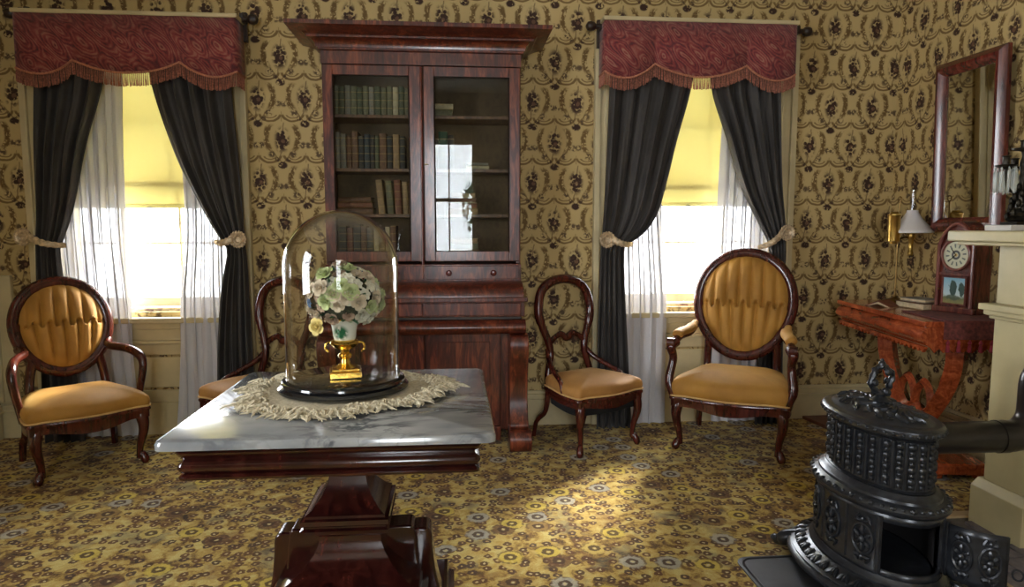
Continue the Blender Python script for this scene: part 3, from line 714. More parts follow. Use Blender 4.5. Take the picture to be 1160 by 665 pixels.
# ------------------------------------------------------------------ books
ORD = ['first', 'second', 'third', 'fourth', 'fifth', 'sixth', 'seventh', 'eighth', 'ninth', 'tenth', 'eleventh', 'twelfth', 'thirteenth', 'fourteenth', 'fifteenth']
def book(label, col, x, z, t, hh, dp, lean=0, lying=False, yf=3.885, group=None, rz=0):
    o = MB()
    if not lying:   # spine faces the room
        sp = [(-t / 2 * math.cos(a), -.006 * math.sin(a)) for a in [PI * k / 6 for k in range(7)]]
        out = sp + [(t / 2, dp), (t / 2 - .003, dp), (t / 2 - .003, .004), (-t / 2 + .003, .004), (-t / 2 + .003, dp), (-t / 2, dp)]
        o.prism(out, 0, hh, axis='z'); pg = bx(-t / 2 + .003, t / 2 - .003, .004, dp - .006, .004, hh - .005)
    else:
        out = [(-.006 * math.sin(a), t / 2 - t / 2 * math.cos(a)) for a in [PI * k / 6 for k in range(7)]]
        out = out + [(dp, t), (dp, t - .003), (.004, t - .003), (.004, .003), (dp, .003), (dp, 0)]
        o.prism(out, -hh / 2, hh / 2, axis='x'); pg = bx(-hh / 2 + .005, hh / 2 - .005, .004, dp - .006, .003, t - .003)
    c = o.build('book', 'book_' + col, None, 30, loc=(x, yf, z + .0005), rot=(0, lean, rz)); tag(c, label, 'book', group)
    pg.build('pages', 'page_paper', c, 0)
    return c
def row(shelf, door, z, x, items, group, gap=.002):
    """items: (colour, thickness, height, lean degrees)"""
    for k, (c, t, hh, ln) in enumerate(items):
        sl = math.sin(R(abs(ln))) * hh
        word = dict(olive='olive grey', tan='tan leather', moss='dark moss').get(c, c)
        if ln < 0: x += sl
        zz = z + (t / 2 * math.sin(R(abs(ln))))
        book(f'{word} book, {ORD[k]} from left on the {shelf} shelf behind the {door} bookcase door', c, x + t / 2, zz, t, hh, .13, R(ln), group=group)
        x += t * math.cos(R(ln)) + gap + (sl if ln > 0 else 0)
def stack(where, z, x, items, group):
    for k, (c, t, w, rz) in enumerate(items):
        place = 'bottom of' if k == 0 else ('top of' if k == len(items) - 1 else f'{ORD[k]} up in')
        book(f'{c} flat book, {place} {where}', c, x, z, t, w, .14, 0, True, group=group, rz=R(rz)); z += t + .001
G = 'old books in the bookcase'
x0 = BC - h + .04
row('top', 'left', SHZ[3], x0, [(c, t, hh, 0) for c, t, hh in [('olive', .034, .16), ('moss', .03, .155), ('grey', .03, .162), ('olive', .032, .158), ('moss', .03, .15), ('olive', .03, .16), ('grey', .028, .155), ('moss', .034, .16), ('olive', .03, .152), ('olive', .03, .16), ('cream', .03, .156), ('moss', .03, .16), ('olive', .03, .15)]], G)
row('second', 'left', SHZ[2], x0, [('grey', .036, .2, 0), ('grey', .03, .19, 0), ('brown', .028, .18, 0), ('brown', .034, .205, 0), ('black', .03, .18, 0), ('navy', .03, .19, 0), ('black', .024, .185, 0), ('moss', .022, .18, 0), ('brown', .04, .195, 0), ('black', .03, .18, 0), ('tan', .036, .19, 0), ('black', .03, .18, 0)], G)
stack('the pile on the third shelf, left bookcase door', SHZ[1], x0 + .11, [('brown', .034, .2, 0), ('russet', .03, .19, 3), ('brown', .028, .18, -2)], G)
row('third', 'left', SHZ[1], x0 + .225, [('tan', .036, .19, -5), ('olive', .034, .185, -4), ('russet', .036, .19, -2), ('tan', .03, .18, -2), ('brown', .034, .19, 0)], G, .001)
row('bottom', 'left', SHZ[0], x0 + .02, [('black', .04, .17, 0), ('russet', .034, .16, 0), ('black', .04, .18, 0), ('brown', .03, .17, 0), ('navy', .036, .16, 0), ('cream', .03, .175, 0), ('black', .03, .16, 0), ('cream', .026, .165, 0), ('brown', .034, .17, 0)], G)
x1 = BC + .02
stack('the small pile on the top shelf, right bookcase door', SHZ[3], x1 + .09, [('olive', .04, .1, 0), ('cream', .03, .11, 2)], G)
row('second', 'right', SHZ[2], x1 + .03, [('black', .03, .17, 0), ('green', .05, .21, 0), ('black', .034, .19, 0)], G)
stack('the low pile on the second shelf, right bookcase door', SHZ[2], x1 + .28, [('cream', .022, .13, 0), ('grey', .016, .12, 3)], G)
stack('the tall pile on the third shelf, right bookcase door', SHZ[1], x1 + .2, [('tan', .032, .16, 0), ('russet', .03, .15, 4), ('brown', .03, .14, -3), ('tan', .024, .13, 2)], G)
stack('the pile on the bottom shelf, right bookcase door', SHZ[0], x1 + .2, [('tan', .036, .17, 0), ('olive', .032, .16, 3), ('tan', .028, .15, -4)], G)

# ------------------------------------------------------------------ marble table
TX0, TX1, TY0, TY1 = -.656, .092, 1.487, 2.215; tcx, tcy = (TX0 + TX1) / 2, (TY0 + TY1) / 2
tb = thing('pedestal_table', 'square mahogany pedestal table with a grey veined marble top', 'table', (tcx, tcy, 0))
hw, hd = (TX1 - TX0) / 2, (TY1 - TY0) / 2
def rrect(a, b_, c, n=4):
    o = []
    for sx, sy, t0 in ((1, 1, 0), (-1, 1, 1), (-1, -1, 2), (1, -1, 3)):
        for k in range(n + 1):
            t = (t0 + k / n) * PI / 2; o.append((sx * (a - c) + c * math.cos(t), sy * (b_ - c) + c * math.sin(t)))
    return o
def slab(rows, c=.025): return MB().loops([[(x, y, z) for x, y in rrect(hw - i, hd - i, max(.004, c - i))] for i, z in rows])
slab([(.012, .734), (.0, .738), (0, .75), (.004, .757), (.012, .76)]).build('marble_top', 'marble', tb, 30)
ap = [(.05, .734), (.036, .729), (.032, .722), (.037, .712), (.048, .706), (.045, .7), (.037, .694), (.034, .685), (.04, .675), (.05, .671), (.042, .668), (.036, .664), (.038, .658), (.12, .656)]
slab(ap, .05).build('apron', 'mahogany_table', tb, 50)
def square(prof, cxy=(0, 0), sx=1, sy=1):
    return MB().loops([[(cxy[0] + r * sx * a, cxy[1] + r * sy * b_, z) for a, b_ in ((1, 1), (-1, 1), (-1, -1), (1, -1))] for r, z in prof])
square([(.05, .656), (.047, .6), (.047, .57), (.053, .54), (.067, .51), (.09, .482), (.106, .472), (.107, .465), (.116, .462), (.117, .45), (.108, .444), (.108, .44), (.118, .436), (.116, .426), (.1, .422)], sx=.97, sy=1.05).build('pedestal', 'mahogany_table', tb, 30, loc=(-.008, 0, 0))
square([(.09, .422), (.083, .412), (.08, .4), (.083, .382), (.093, .36), (.112, .336), (.14, .315), (.172, .3), (.185, .297), (.19, .29), (.19, .27), (.205, .262), (.205, .17), (.0, .17)], sx=1.0, sy=1.0).build('pedestal_base', 'mahogany_table', tb, 30)
for s in (-1, 1):
    # curved wing at each side of the base
    w = spl([(.06, .404), (.1, .408), (.15, .41), (.164, .404), (.17, .38), (.178, .3), (.195, .2)], 5)
    MB().prism([(s * p[0], p[1]) for p in w] + [(s * .2, .17), (s * .05, .17)], -.045, .035).build('base_wing', 'mahogany_table', tb, 35, .006)
    w = spl([(.14, .385), (.19, .39), (.212, .376), (.216, .33), (.224, .26), (.24, .19)], 5)
    MB().prism([(s * p[0], p[1]) for p in w] + [(s * .24, .17), (s * .14, .17)], -.02, .06).build('base_wing', 'mahogany_table', tb, 35, .006)
slab([(.13, .17), (.12, .165), (.115, .15), (.12, .135), (.115, .13), (.1, .12), (.098, .075), (.106, .07)], .03).build('plinth', 'mahogany_table', tb, 40)
for sx in (-1, 1):
    for sy in (-1, 1): MB().lathe([(.03, 0), (.042, .01), (.046, .03), (.04, .052), (.03, .06), (.034, .07)], 18, (sx * (hw - .15), sy * (hd - .15), 0)).build('bun_foot', 'mahogany_table', tb)

# doily under the dome
DX, DY = -.312, 1.89
dl = thing('doily', 'ragged cream lace doily spread on the marble table', 'doily', (DX, DY, .7605))
def dr(t): return (.23 + .02 * math.sin(3 * t + 1) + .014 * math.sin(7 * t) + .008 * math.sin(17 * t)) * (1.0 + .13 * abs(math.cos(t)))
b = MB(); rings = []
for k, q in enumerate((.02, .3, .55, .7, .8, .88, .95, 1)):
    rings.append([(dr(t) * q * math.cos(t), dr(t) * q * math.sin(t), .0015 + (0 if q < .75 else max(0, .007 * noise.noise((9 * math.cos(t), 9 * math.sin(t), q * 14)) + .004 * q))) for t in [2 * PI * i / 96 for i in range(96)]])
b.loops(rings).build('lace_cloth', 'lace', dl, 60)
b = MB()
for i in range(1100):
    t = random.uniform(0, 2 * PI); q = random.uniform(.84, 1.03); r = dr(t) * q; a = t + random.uniform(-1.2, 1.2); l = random.uniform(.014, .055)
    p = Vector((r * math.cos(t), r * math.sin(t), .004)); d = Vector((math.cos(a), math.sin(a), 0)); n_ = Vector((-d.y, d.x, 0))
    hgt = random.uniform(.004, .016); bend = random.uniform(-.012, .012)
    b.tube([p, p + d * l * .35 + n_ * bend * .4 + Vector((0, 0, hgt)), p + d * l * .7 + n_ * bend + Vector((0, 0, hgt * .7)), p + d * l + Vector((0, 0, .001 + hgt * .2))], [.002, .0035, .003, .0012], 5)
b.build('lace_fringe', 'lace', dl)['kind'] = 'stuff'

# glass dome on ebonised stand
CX, CY = -.313, 1.93
st = tag(MB().lathe([(.001, 0), (.172, 0), (.18, .006), (.18, .012), (.172, .018), (.166, .021), (.171, .025), (.17, .03), (.163, .034), (.001, .034)], 64, (0, 0, 0)).build('dome_stand', 'ebony', loc=(CX, CY, .7665)),
         'round black polished stand beneath the glass dome', 'stand')
ZD = .8015
prof = [(.157, 0), (.157, .1), (.157, .2), (.157, .31)] + [(.157 * math.cos(PI / 2 * k / 12), .31 + .158 * math.sin(PI / 2 * k / 12)) for k in range(1, 12)] + [(.002, .468)]
inner = [(max(.001, r - .0035), z - (.0035 if z > .3 else 0)) for r, z in reversed(prof)]
tag(MB().lathe(prof + inner, 72, cap=False).build('glass_dome', 'dome_glass', None, 60, loc=(CX, CY, ZD)), 'tall clear glass dome covering the vase of flowers', 'dome')
# vase
vs = thing('flower_vase', 'gilt and white porcelain urn vase under the glass dome', 'vase', (CX + .004, CY, ZD))
MB().box(-.044, .044, -.044, .044, 0, .018).box(-.037, .037, -.037, .037, .018, .026).build('plinth', 'gilt', vs, 0, .003, rot=(0, 0, R(9)))
MB().lathe([(.03, .026), (.024, .03), (.014, .038), (.012, .05), (.017, .054), (.02, .06), (.016, .066), (.011, .07), (.013, .076), (.024, .08), (.036, .088), (.042, .096), (.038, .102), (.03, .106)], 28).build('stem', 'gilt', vs)
MB().lathe([(.028, .104), (.031, .112), (.033, .13), (.037, .15), (.045, .162), (.05, .166), (.047, .168), (.038, .16), (.001, .155)], 32).build('cup', 'painted_porcelain', vs)
for s in (-1, 1): MB().tube(spl([(s * .034, 0, .098), (s * .05, 0, .094), (s * .054, 0, .08), (s * .046, 0, .07)], 5), .0035, 8).build('handle', 'gilt', vs)
MB().tube([(.049 * math.cos(2 * PI * k / 28), .049 * math.sin(2 * PI * k / 28), .166) for k in range(28)], .0025, 6, True, (0, 0, 1)).build('rim', 'gilt', vs)
# bouquet
bq = thing('bouquet', 'rounded bouquet of cream, blush and green artificial flowers in the urn', 'flowers', (CX + .004, CY, ZD + .15))
def rose_mesh(mat, r):
    """cupped petals in four whorls around a closed heart"""
    b = MB()
    for ring, (n, tilt, sc) in enumerate(((3, .12, .66), (3, .38, .8), (5, .72, .92), (5, 1.12, 1.05))):
        for k in range(n):
            a = 2 * PI * k / n + ring * .7
            def fn(u, v, a=a, tilt=tilt, sc=sc):
                w = (u - .5) * (1.12 * 2 * PI / n) * math.sin(PI * (.1 + .66 * v)) * (1 - .12 * v)
                rr = r * sc * (.2 * math.sin(PI * v * .9) + math.sin(tilt) * v + (.12 * v ** 4) - .06 * (2 * u - 1) ** 2 * v)
                return (rr * math.cos(a + w), rr * math.sin(a + w), r * sc * math.cos(tilt) * v * 1.05 - r * .12 * max(0, v - .8) * 5 * (ring > 1))
            b.grid(fn, 5, 5)
    b.ball((0, 0, r * .3), r * .26, 8, 6)
    return b.mesh('flower', mat, 70)
def daisy_mesh(mat, r):
    b = MB()
    for k in range(7):
        a = 2 * PI * k / 7; c, s_ = math.cos(a), math.sin(a)
        b.grid(lambda u, v: ((c * v - s_ * (u - .5) * .75 * math.sin(PI * (.12 + .8 * v))) * r, (s_ * v + c * (u - .5) * .75 * math.sin(PI * (.12 + .8 * v))) * r, r * (.35 * v - .3 * v * v + .1 * (2 * u - 1) ** 2)), 3, 4)
    b.ball((0, 0, r * .12), r * .24, 8, 5)
    return b.mesh('flower', mat, 70)
def leaf_mesh(r):
    return MB().grid(lambda u, v: ((u - .5) * .7 * r * math.sin(PI * min(1, .05 + v)), r * .25 * math.sin(2.2 * v) - .1 * r * abs(2 * u - 1), r * v * 1.25), 4, 6).mesh('leaf', 'leaf_green', 70)
FM = [rose_mesh('petal_cream', .021), rose_mesh('petal_lime', .021), rose_mesh('petal_blush', .018), daisy_mesh('petal_white', .022), rose_mesh('petal_white', .02), daisy_mesh('petal_blush', .02), rose_mesh('petal_yellow', .027), daisy_mesh('petal_blue', .013)]
LM = leaf_mesh(.024)
def put(me, p, d, name):
    o = bpy.data.objects.new(name, me); COL.objects.link(o); o.parent = bq; o.location = p
    o.rotation_euler = Vector(d).to_track_quat('Z', 'Y').to_euler(); o.scale = (random.uniform(.8, 1.12),) * 3; return o
random.seed(11)
cen = Vector((0, 0, .075)); N = 88
for k in range(N):
    zf = 1 - 1.65 * (k + .5) / N; rr = math.sqrt(max(0, 1 - zf * zf)); a = k * 2.39996 + .4
    d = Vector((rr * math.cos(a), rr * math.sin(a), zf)); e = Vector((d.x * .1, d.y * .088, d.z * .082)) * random.uniform(.86, 1.05)
    if d.z < -.3 and abs(d.x) < .35: e.z += .03
    left = -d.x + random.uniform(-.5, .5)
    me = random.choice([FM[2], FM[5], FM[0], FM[2]]) if left > .3 else random.choice([FM[1], FM[4], FM[3], FM[1], FM[0]])
    if k % 17 == 8: me = FM[7]
    put(me, cen + e, d, 'flower')
    if k % 2 == 0: put(LM, cen + e * .82 + Vector((random.uniform(-.012, .012), random.uniform(-.012, .012), 0)), d + Vector((random.uniform(-.6, .6), random.uniform(-.6, .6), random.uniform(-.3, .6))), 'leaf')
for k in range(22):
    a = 2 * PI * k / 22 + random.uniform(-.1, .1); q = random.uniform(.05, .07)
    put(LM if k % 3 else FM[2], (q * math.cos(a), q * math.sin(a), random.uniform(.016, .034)), (math.cos(a), math.sin(a), random.uniform(-.7, .1)), 'leaf' if k % 3 else 'flower')
put(FM[6], (-.062, -.055, .0), (-.45, -.85, .1), 'flower'); put(FM[1], (.03, -.075, .095), (.3, -.9, .3), 'flower'); put(FM[0], (-.012, -.08, .088), (-.1, -1, .2), 'flower')
put(FM[2], (-.005, -.02, .165), (0, -.4, 1), 'flower'); put(FM[3], (.09, -.02, .09), (.9, -.5, .2), 'flower')
MB().lathe([(.001, .0), (.04, .012), (.07, .04), (.078, .075), (.066, .11), (.035, .135), (.001, .14)], 18, sx=1.05).build('filler_core', 'filler_shade', bq)  # core behind the flowers, gap shade put into its colour
for k in range(6):
    a = 2 * PI * k / 6; MB().tube([(.008 * math.cos(a), .008 * math.sin(a), .008), (.03 * math.cos(a), .03 * math.sin(a), .07)], .002, 6).build('stalk', 'leaf_green', bq)
#==SECTION3==
# ------------------------------------------------------------------ chairs
WC = 'mahogany_chair'
def pillow(out, z0, hh, crown, tuck=0):
    rows = [(.96, z0 - .004), (1.0, z0), (1.018, z0 + hh * .45), (1.0, z0 + hh * .8), (.955, z0 + hh), (.86, z0 + hh + crown * .3), (.7, z0 + hh + crown * .62), (.5, z0 + hh + crown * .84), (.25, z0 + hh + crown * .97), (.02, z0 + hh + crown)]
    cx = sum(p[0] for p in out) / len(out); cy = sum(p[1] for p in out) / len(out)
    return [[(cx + (p[0] - cx) * q, cy + (p[1] - cy) * q, z) for p in out] for q, z in rows]
def seat_outline(wf, wr, yf, yr, bow):
    """front at yf (negative), serpentine front edge, rounded sides"""
    key = [(0, yf - bow), (wf * .3, yf - bow * .7), (wf * .72, yf + .004), (wf * .95, yf + .004), (wf * 1.0, yf + .05), (wf * .985, yf * .35), (wr * 1.06, yr * .45), (wr, yr - .05), (wr * .9, yr), (wr * .4, yr + .01)]
    full = key + [(-x, y) for x, y in reversed(key) if x != 0 ]
    return spl(full, 5, True)
def seat_rail(out, z0, z1, drop, th=.03):
    cx = 0; cy = sum(p[1] for p in out) / len(out); ymin = min(p[1] for p in out)
    def low(p):
        q = 1 if p[1] < ymin * .72 else 0
        return z0 - (drop * max(0, math.cos(p[0] * 9.5)) if q else 0) - .0
    s = lambda p, q, z: (p[0] * q, cy + (p[1] - cy) * q, z)
    rings = [[s(p, .9, z1) for p in out], [s(p, 1.0, z1) for p in out], [s(p, 1.025, z1 - .008) for p in out], [s(p, 1.025, z1 - .016) for p in out], [s(p, 1.0, z1 - .022) for p in out], [s(p, 1.0, low(p)) for p in out], [s(p, .93, low(p)) for p in out]]
    return MB().loops(rings, loop=True)
def cabriole(x, y, zt, out=1, r=.026):
    """leg curving out at the knee and in at the ankle; out=-1 mirrors in x"""
    d = Vector((x, y, 0)).normalized()
    def p(o, z): return (x + d.x * o, y + d.y * o, z)
    pts = spl([p(-.012, zt) + (r * 1.1,), p(.012, zt - .05) + (r * 1.15,), p(.016, zt - .11) + (r * .95,), p(-.004, zt - .19) + (r * .7,), p(-.012, zt - .26) + (r * .58,), p(-.002, .055) + (r * .62,), p(.012, .03) + (r * .85,), p(.016, .012) + (r * .8,), p(.014, .001) + (r * .55,)], 5)
    return MB().tube(pts, [q[3] for q in pts], 10, False, (1, 0, 0))
def oval_back(x, s, d, zc, y0, tilt):
    """point of a leaning back: x across, s up along it, d toward the sitter"""
    return (x, y0 + s * math.sin(tilt) - d * math.cos(tilt), zc + s * math.cos(tilt) + d * math.sin(tilt))

def armchair(label, loc, rz, P, group):
    t = thing('armchair', label, 'armchair', loc, rz, group)
    wf, wr, yf, yr, sz = P['wf'], P['wr'], P['yf'], P['yr'], P['sz']
    out = seat_outline(wf, wr, yf, yr, .03)
    seat_rail(out, sz - .055, sz, .022).build('seat_rail', WC, t, 45)
    MB().loops(pillow(out, sz + .001, P['hh'], P['crown'])).build('seat_cushion', 'gold_velvet', t, 75)
    MB().tube([(p[0] * 1.012, p[1] * 1.012, sz + .004) for p in out], .005, 6, True, (0, 0, 1)).build('welt', 'gold_welt', t)
    bx(-wr * .85, wr * .85, yf + .08, yr - .03, sz - .07, sz - .03).build('underside_cloth', 'black_cloth', t, 0)
    for s in (-1, 1):
        l = cabriole(s * (wf - .045), yf + .035, sz - .01, s).build('front_leg', WC, t, 60)
        MB().tube([(s * (wf - .028), yf + .018, .0), (s * (wf - .028), yf + .018, .016)], .012, 10).build('caster', 'old_brass', l)
        pts = spl([(s * (wr - .02), yr - .02, sz - .01), (s * (wr - .015), yr + .01, sz - .15), (s * (wr - .005), yr + .04, .1), (s * wr, yr + .055, .0)], 5)
        MB().tube(pts, [.022, .016], 4, False, (1, 0, 0)).build('rear_leg', WC, t, 30)
    a, b_, zc, y0, tl = P['a'], P['b'], P['zc'], P['y0'], P['tilt']
    ob = lambda x, s, d: oval_back(x, s, d, zc, y0, tl)
    nrm = Vector(ob(0, 0, 1)) - Vector(ob(0, 0, 0))
    def shape(th):   # egg shaped oval, a little wider above
        c, s = math.cos(th), math.sin(th); return (a * c * (1 + P['egg'] * s), b_ * s)
    pts = [ob(*shape(2 * PI * k / 56), .0) for k in range(56)]
    fr = MB().tube(pts, .021, 12, True, tuple(nrm), 1.45).build('back_frame', WC, t, 60)
    MB().tube([ob(shape(2 * PI * k / 56)[0] * 1.03, shape(2 * PI * k / 56)[1] * 1.03, .02) for k in range(56)], .007, 8, True, tuple(nrm)).build('carved_bead', WC, fr)
    # tufted pad: pleats running to two staggered rows of buttons
    n = 44; npl = P['pleats']; bot = P['button_row']
    def pad(u, v):
        X_, Y_ = 2 * u - 1, 2 * v - 1
        ex = X_ * math.sqrt(max(0, 1 - Y_ * Y_ / 2)); ey = Y_ * math.sqrt(max(0, 1 - X_ * X_ / 2))
        r = math.hypot(ex, ey); x = ex * a * .93 * (1 + P['egg'] * ey); s = ey * b_ * .94
        zig = .07 * math.cos(PI * npl * ex)
        dist = ey - bot - zig
        fan = ex * (1 + .12 * abs(dist))
        ch = abs(math.cos(PI * npl * fan / 2)) if dist > 0 else abs(math.sin(PI * npl * fan / 2))
        edge = 1 - r ** 8
        groove = (1 - ch) ** 1.7 * .03 * min(1, (1.05 - r) * 3) * (.55 + .45 * math.exp(-abs(dist) * 1.7))
        pin = .022 * math.exp(-(dist / .07) ** 2) * (1 - ch) ** 1.5
        d = .006 + .06 * edge * (1 - .25 * r * r) - groove - pin
        return ob(x, s, d)
    pd = MB().grid(pad, 110, n + 16).build('back_pad', 'gold_velvet', t, 85)
    bt = MB().ball((0, 0, 0), .006, 8, 5).mesh('button', 'gold_welt', 70)
    for k in range(-npl, npl + 1):
        ex = k / npl
        if abs(ex) > .85: continue
        ey = bot + .07 * math.cos(PI * npl * ex) ; x = ex * a * .93; s = ey * b_ * .94
        o = bpy.data.objects.new('button', bt); COL.objects.link(o); o.parent = pd; o.location = ob(x, s, .02)
    MB().loops([[ob(shape(2 * PI * k / 40)[0] * q, shape(2 * PI * k / 40)[1] * q, d) for k in range(40)] for q, d in ((.98, -.004), (.9, -.022), (.3, -.03))]).build('back_lining', 'gold_velvet', t)
    for s in (-1, 1):
        # stiles from the oval down to the seat
        q = ob(s * a * .72, -b_ * .74, 0)
        MB().tube(spl([q, (s * wr * .8, yr - .0 + .01, (q[2] + sz) / 2), (s * wr * .82, yr - .02, sz - .02)], 6), [.024, .021], 8, False, (1, 0, 0)).build('stile', WC, t, 60)
        if P['padded']:
            e = ob(s * a * .98, -b_ * .38, 0); fz = P['arm_z']
            pts = spl([e, (s * (wf - .05), (e[1] + yf) / 2 + .02, fz + .02), (s * (wf - .02), yf + .14, fz + .012), (s * (wf - .01), yf + .085, fz - .005)], 6)
            ar = MB().tube(pts, [.02, .022], 8, False, (0, 0, 1)).build('arm', WC, t, 60)
            MB().tube([(p[0], p[1], p[2] + .022) for p in pts[3:-2]], [.02] + [.031] * 8 + [.024], 12, False, (1, 0, 0), .75).build('arm_pad', 'gold_velvet', ar, 70)
            sp_ = spl([(s * (wf - .01), yf + .07, fz - .01, .03), (s * (wf + .004), yf + .03, fz - .035, .026), (s * (wf - .004), yf + .055, fz - .1, .022), (s * (wf + .01), yf + .03, sz + .09, .025), (s * (wf - .005), yf + .02, sz + .03, .022), (s * (wf - .03), yf + .03, sz - .03, .024)], 5)
            MB().tube(sp_, [p[3] for p in sp_], 10, False, (1, 0, 0)).build('arm_support', WC, ar, 60)
            MB().tube([(s * (wf + .004) + s * .02 * k / 1 - s * .02, yf + .03, fz - .012) for k in range(3)], .026, 14, False, (0, 0, 1)).build('scroll', WC, ar)
        else:
            e = ob(s * a * .97, -b_ * .42, 0); fz = P['arm_z']
            pts = spl([e + (.022,), (s * (wf - .075), e[1] - .07, fz + .0, .019), (s * (wf - .02), yf + .3, fz - .01, .02), (s * (wf + .012), yf + .2, fz - .035, .022), (s * (wf + .02), yf + .165, fz - .09, .02), (s * (wf - .0), yf + .17, sz + .06, .018), (s * (wf - .015), yf + .17, sz - .02, .019)], 6)
            MB().tube(pts, [p[3] for p in pts], 10, False, (1, 0, 0), 1.15).build('arm', WC, t, 60)
    return t
armchair('tall gold armchair with tufted oval back and padded arms', (1.56, 3.615, .008), R(-31),
         dict(wf=.305, wr=.245, yf=-.26, yr=.23, sz=.3, hh=.085, crown=.055, a=.265, b=.305, zc=.765, y0=.28, tilt=R(12), egg=.07, pleats=7, button_row=-.02, padded=True, arm_z=.6), 'gold velvet armchairs')
armchair('low gold armchair with round tufted back and bare wooden arms', (-1.915, 3.585, .008), R(40),
         dict(wf=.265, wr=.215, yf=-.235, yr=.21, sz=.3, hh=.06, crown=.05, a=.212, b=.24, zc=.69, y0=.265, tilt=R(13), egg=.06, pleats=6, button_row=.05, padded=False, arm_z=.575), 'gold velvet armchairs')

def side_chair(label, loc, rz):
    t = thing('side_chair', label, 'chair', loc, rz, 'balloon back side chairs')
    wf, wr, yf, yr, sz = .235, .185, -.22, .155, .315
    out = seat_outline(wf, wr, yf, yr, .022)
    seat_rail(out, sz - .05, sz, .016).build('seat_rail', WC, t, 45)
    MB().loops(pillow(out, sz + .001, .06, .035)).build('seat_cushion', 'gold_velvet_worn', t, 75)
    MB().tube([(p[0] * 1.015, p[1] * 1.015, sz + .006) for p in out], .005, 6, True, (0, 0, 1)).build('welt', 'gold_welt', t)
    MB().loops([[(p[0] * q, p[1] * q, z) for p in out] for q, z in ((.9, sz - .03), (.86, sz - .1), (.5, sz - .12))]).build('underside_cloth', 'black_cloth', t, 60)
    for s in (-1, 1):
        cabriole(s * (wf - .04), yf + .03, sz - .01, s, .023).build('front_leg', WC, t, 60)
        pts = spl([(s * (wr - .02), yr - .02, sz), (s * (wr - .02), yr + .0, sz - .14), (s * (wr - .0), yr + .06, .1), (s * wr, yr + .09, .0)], 5)
        MB().tube(pts, [.021, .015], 4, False, (1, 0, 0)).build('rear_leg', WC, t, 30)
        # hip brace from the back post down to the seat side
        pts = spl([(s * .135, yr + .03, sz + .2, .014), (s * .165, yr - .03, sz + .14, .015), (s * .2, yr - .13, sz + .095, .014), (s * .222, yr - .21, sz + .06, .013), (s * .225, yr - .235, sz - .01, .013)], 5)
        MB().tube(pts, [p[3] for p in pts], 8, False, (1, 0, 0)).build('hip_brace', WC, t, 60)
    ob = lambda x, s: oval_back(x, s, 0, sz, yr - .01, R(7))
    nrm = Vector(oval_back(0, 0, 1, 0, 0, R(7)))
    half = [(.165, -.02), (.15, .08), (.125, .17), (.135, .25), (.175, .35), (.19, .43), (.165, .53), (.1, .585), (.0, .605)]
    pts = spl(half + [(-x, z) for x, z in reversed(half[:-1])], 5)
    MB().tube([ob(*p) for p in pts], [.02] * 12 + [.022] * 8 + [.027] * 12 + [.028] * 16 + [.027] * 12 + [.022] * 8 + [.02] * 13, 10, False, tuple(nrm), 1.0).build('back_hoop', WC, t, 60)
    pts = spl([(-.13, .235), (-.085, .27), (-.04, .285), (0, .262), (.04, .285), (.085, .27), (.13, .235)], 6)
    MB().tube([ob(*p) for p in pts], [.014, .013, .015, .018, .015, .013, .014], 8, False, tuple(nrm), 1.3).build('cross_rail', WC, t, 60)
    return t
side_chair('balloon back side chair with gold seat between bookcase and sheer curtain', (.738, 3.73, .008), R(29))
side_chair('balloon back side chair half hidden behind the glass dome and marble table', (-1.05, 3.74, .008), R(-29))

# ------------------------------------------------------------------ console table at the right wall
# local frame: front faces -y, length along x; turned so that its front looks into the room
ct = thing('console_table', 'flame mahogany console table coloured as if lit orange, with lyre supports under the mirror', 'console table', (2.46, 3.375, .008), R(-98.5))
WO = 'mahogany_lit'; TL = .49
bx(-TL, TL, -.235, .2, .755, .782).build('top', WO, ct, 0, .005)
MB().prism([(-.205, .66)] + [(-.21 - .035 * math.sin(PI * k / 10), .665 + .09 * k / 10) for k in range(11)] + [(-.19, .755), (-.19, .66)], -TL + .012, TL - .012, axis='x').build('drawer_front', WO, ct, 45)
for s in (-1, 1): bx(*sorted((s * (TL - .012), s * (TL - .035))), -.19, .19, .66, .755).build('side_panel', WO, ct, 0, .003)
bx(-TL + .035, TL - .035, .17, .19, .66, .755).build('back_board', WO, ct, 0)
bx(-TL + .035, TL - .035, -.19, .17, .66, .67).build('bottom_board', WO, ct, 0)
def teeth(n, L): # saw tooth edging
    o = [(-L, .662)]
    for k in range(n): o += [(-L + 2 * L * (k + .5) / n, .634), (-L + 2 * L * (k + 1) / n, .654)]
    return o + [(L, .662)]
MB().prism(teeth(24, TL - .012), -.225, -.21).build('sawtooth_edging', WO, ct, 0)
for s in (-1, 1): MB().prism([(y, z) for y, z in [(-.2, .662)] + [q for k in range(9) for q in ((-.2 + .38 * (k + .5) / 9, .634), (-.2 + .38 * (k + 1) / 9, .654))] + [(.18, .662)]], *sorted((s * (TL - .012), s * (TL - .022))), axis='x').build('sawtooth_edging', WO, ct, 0)
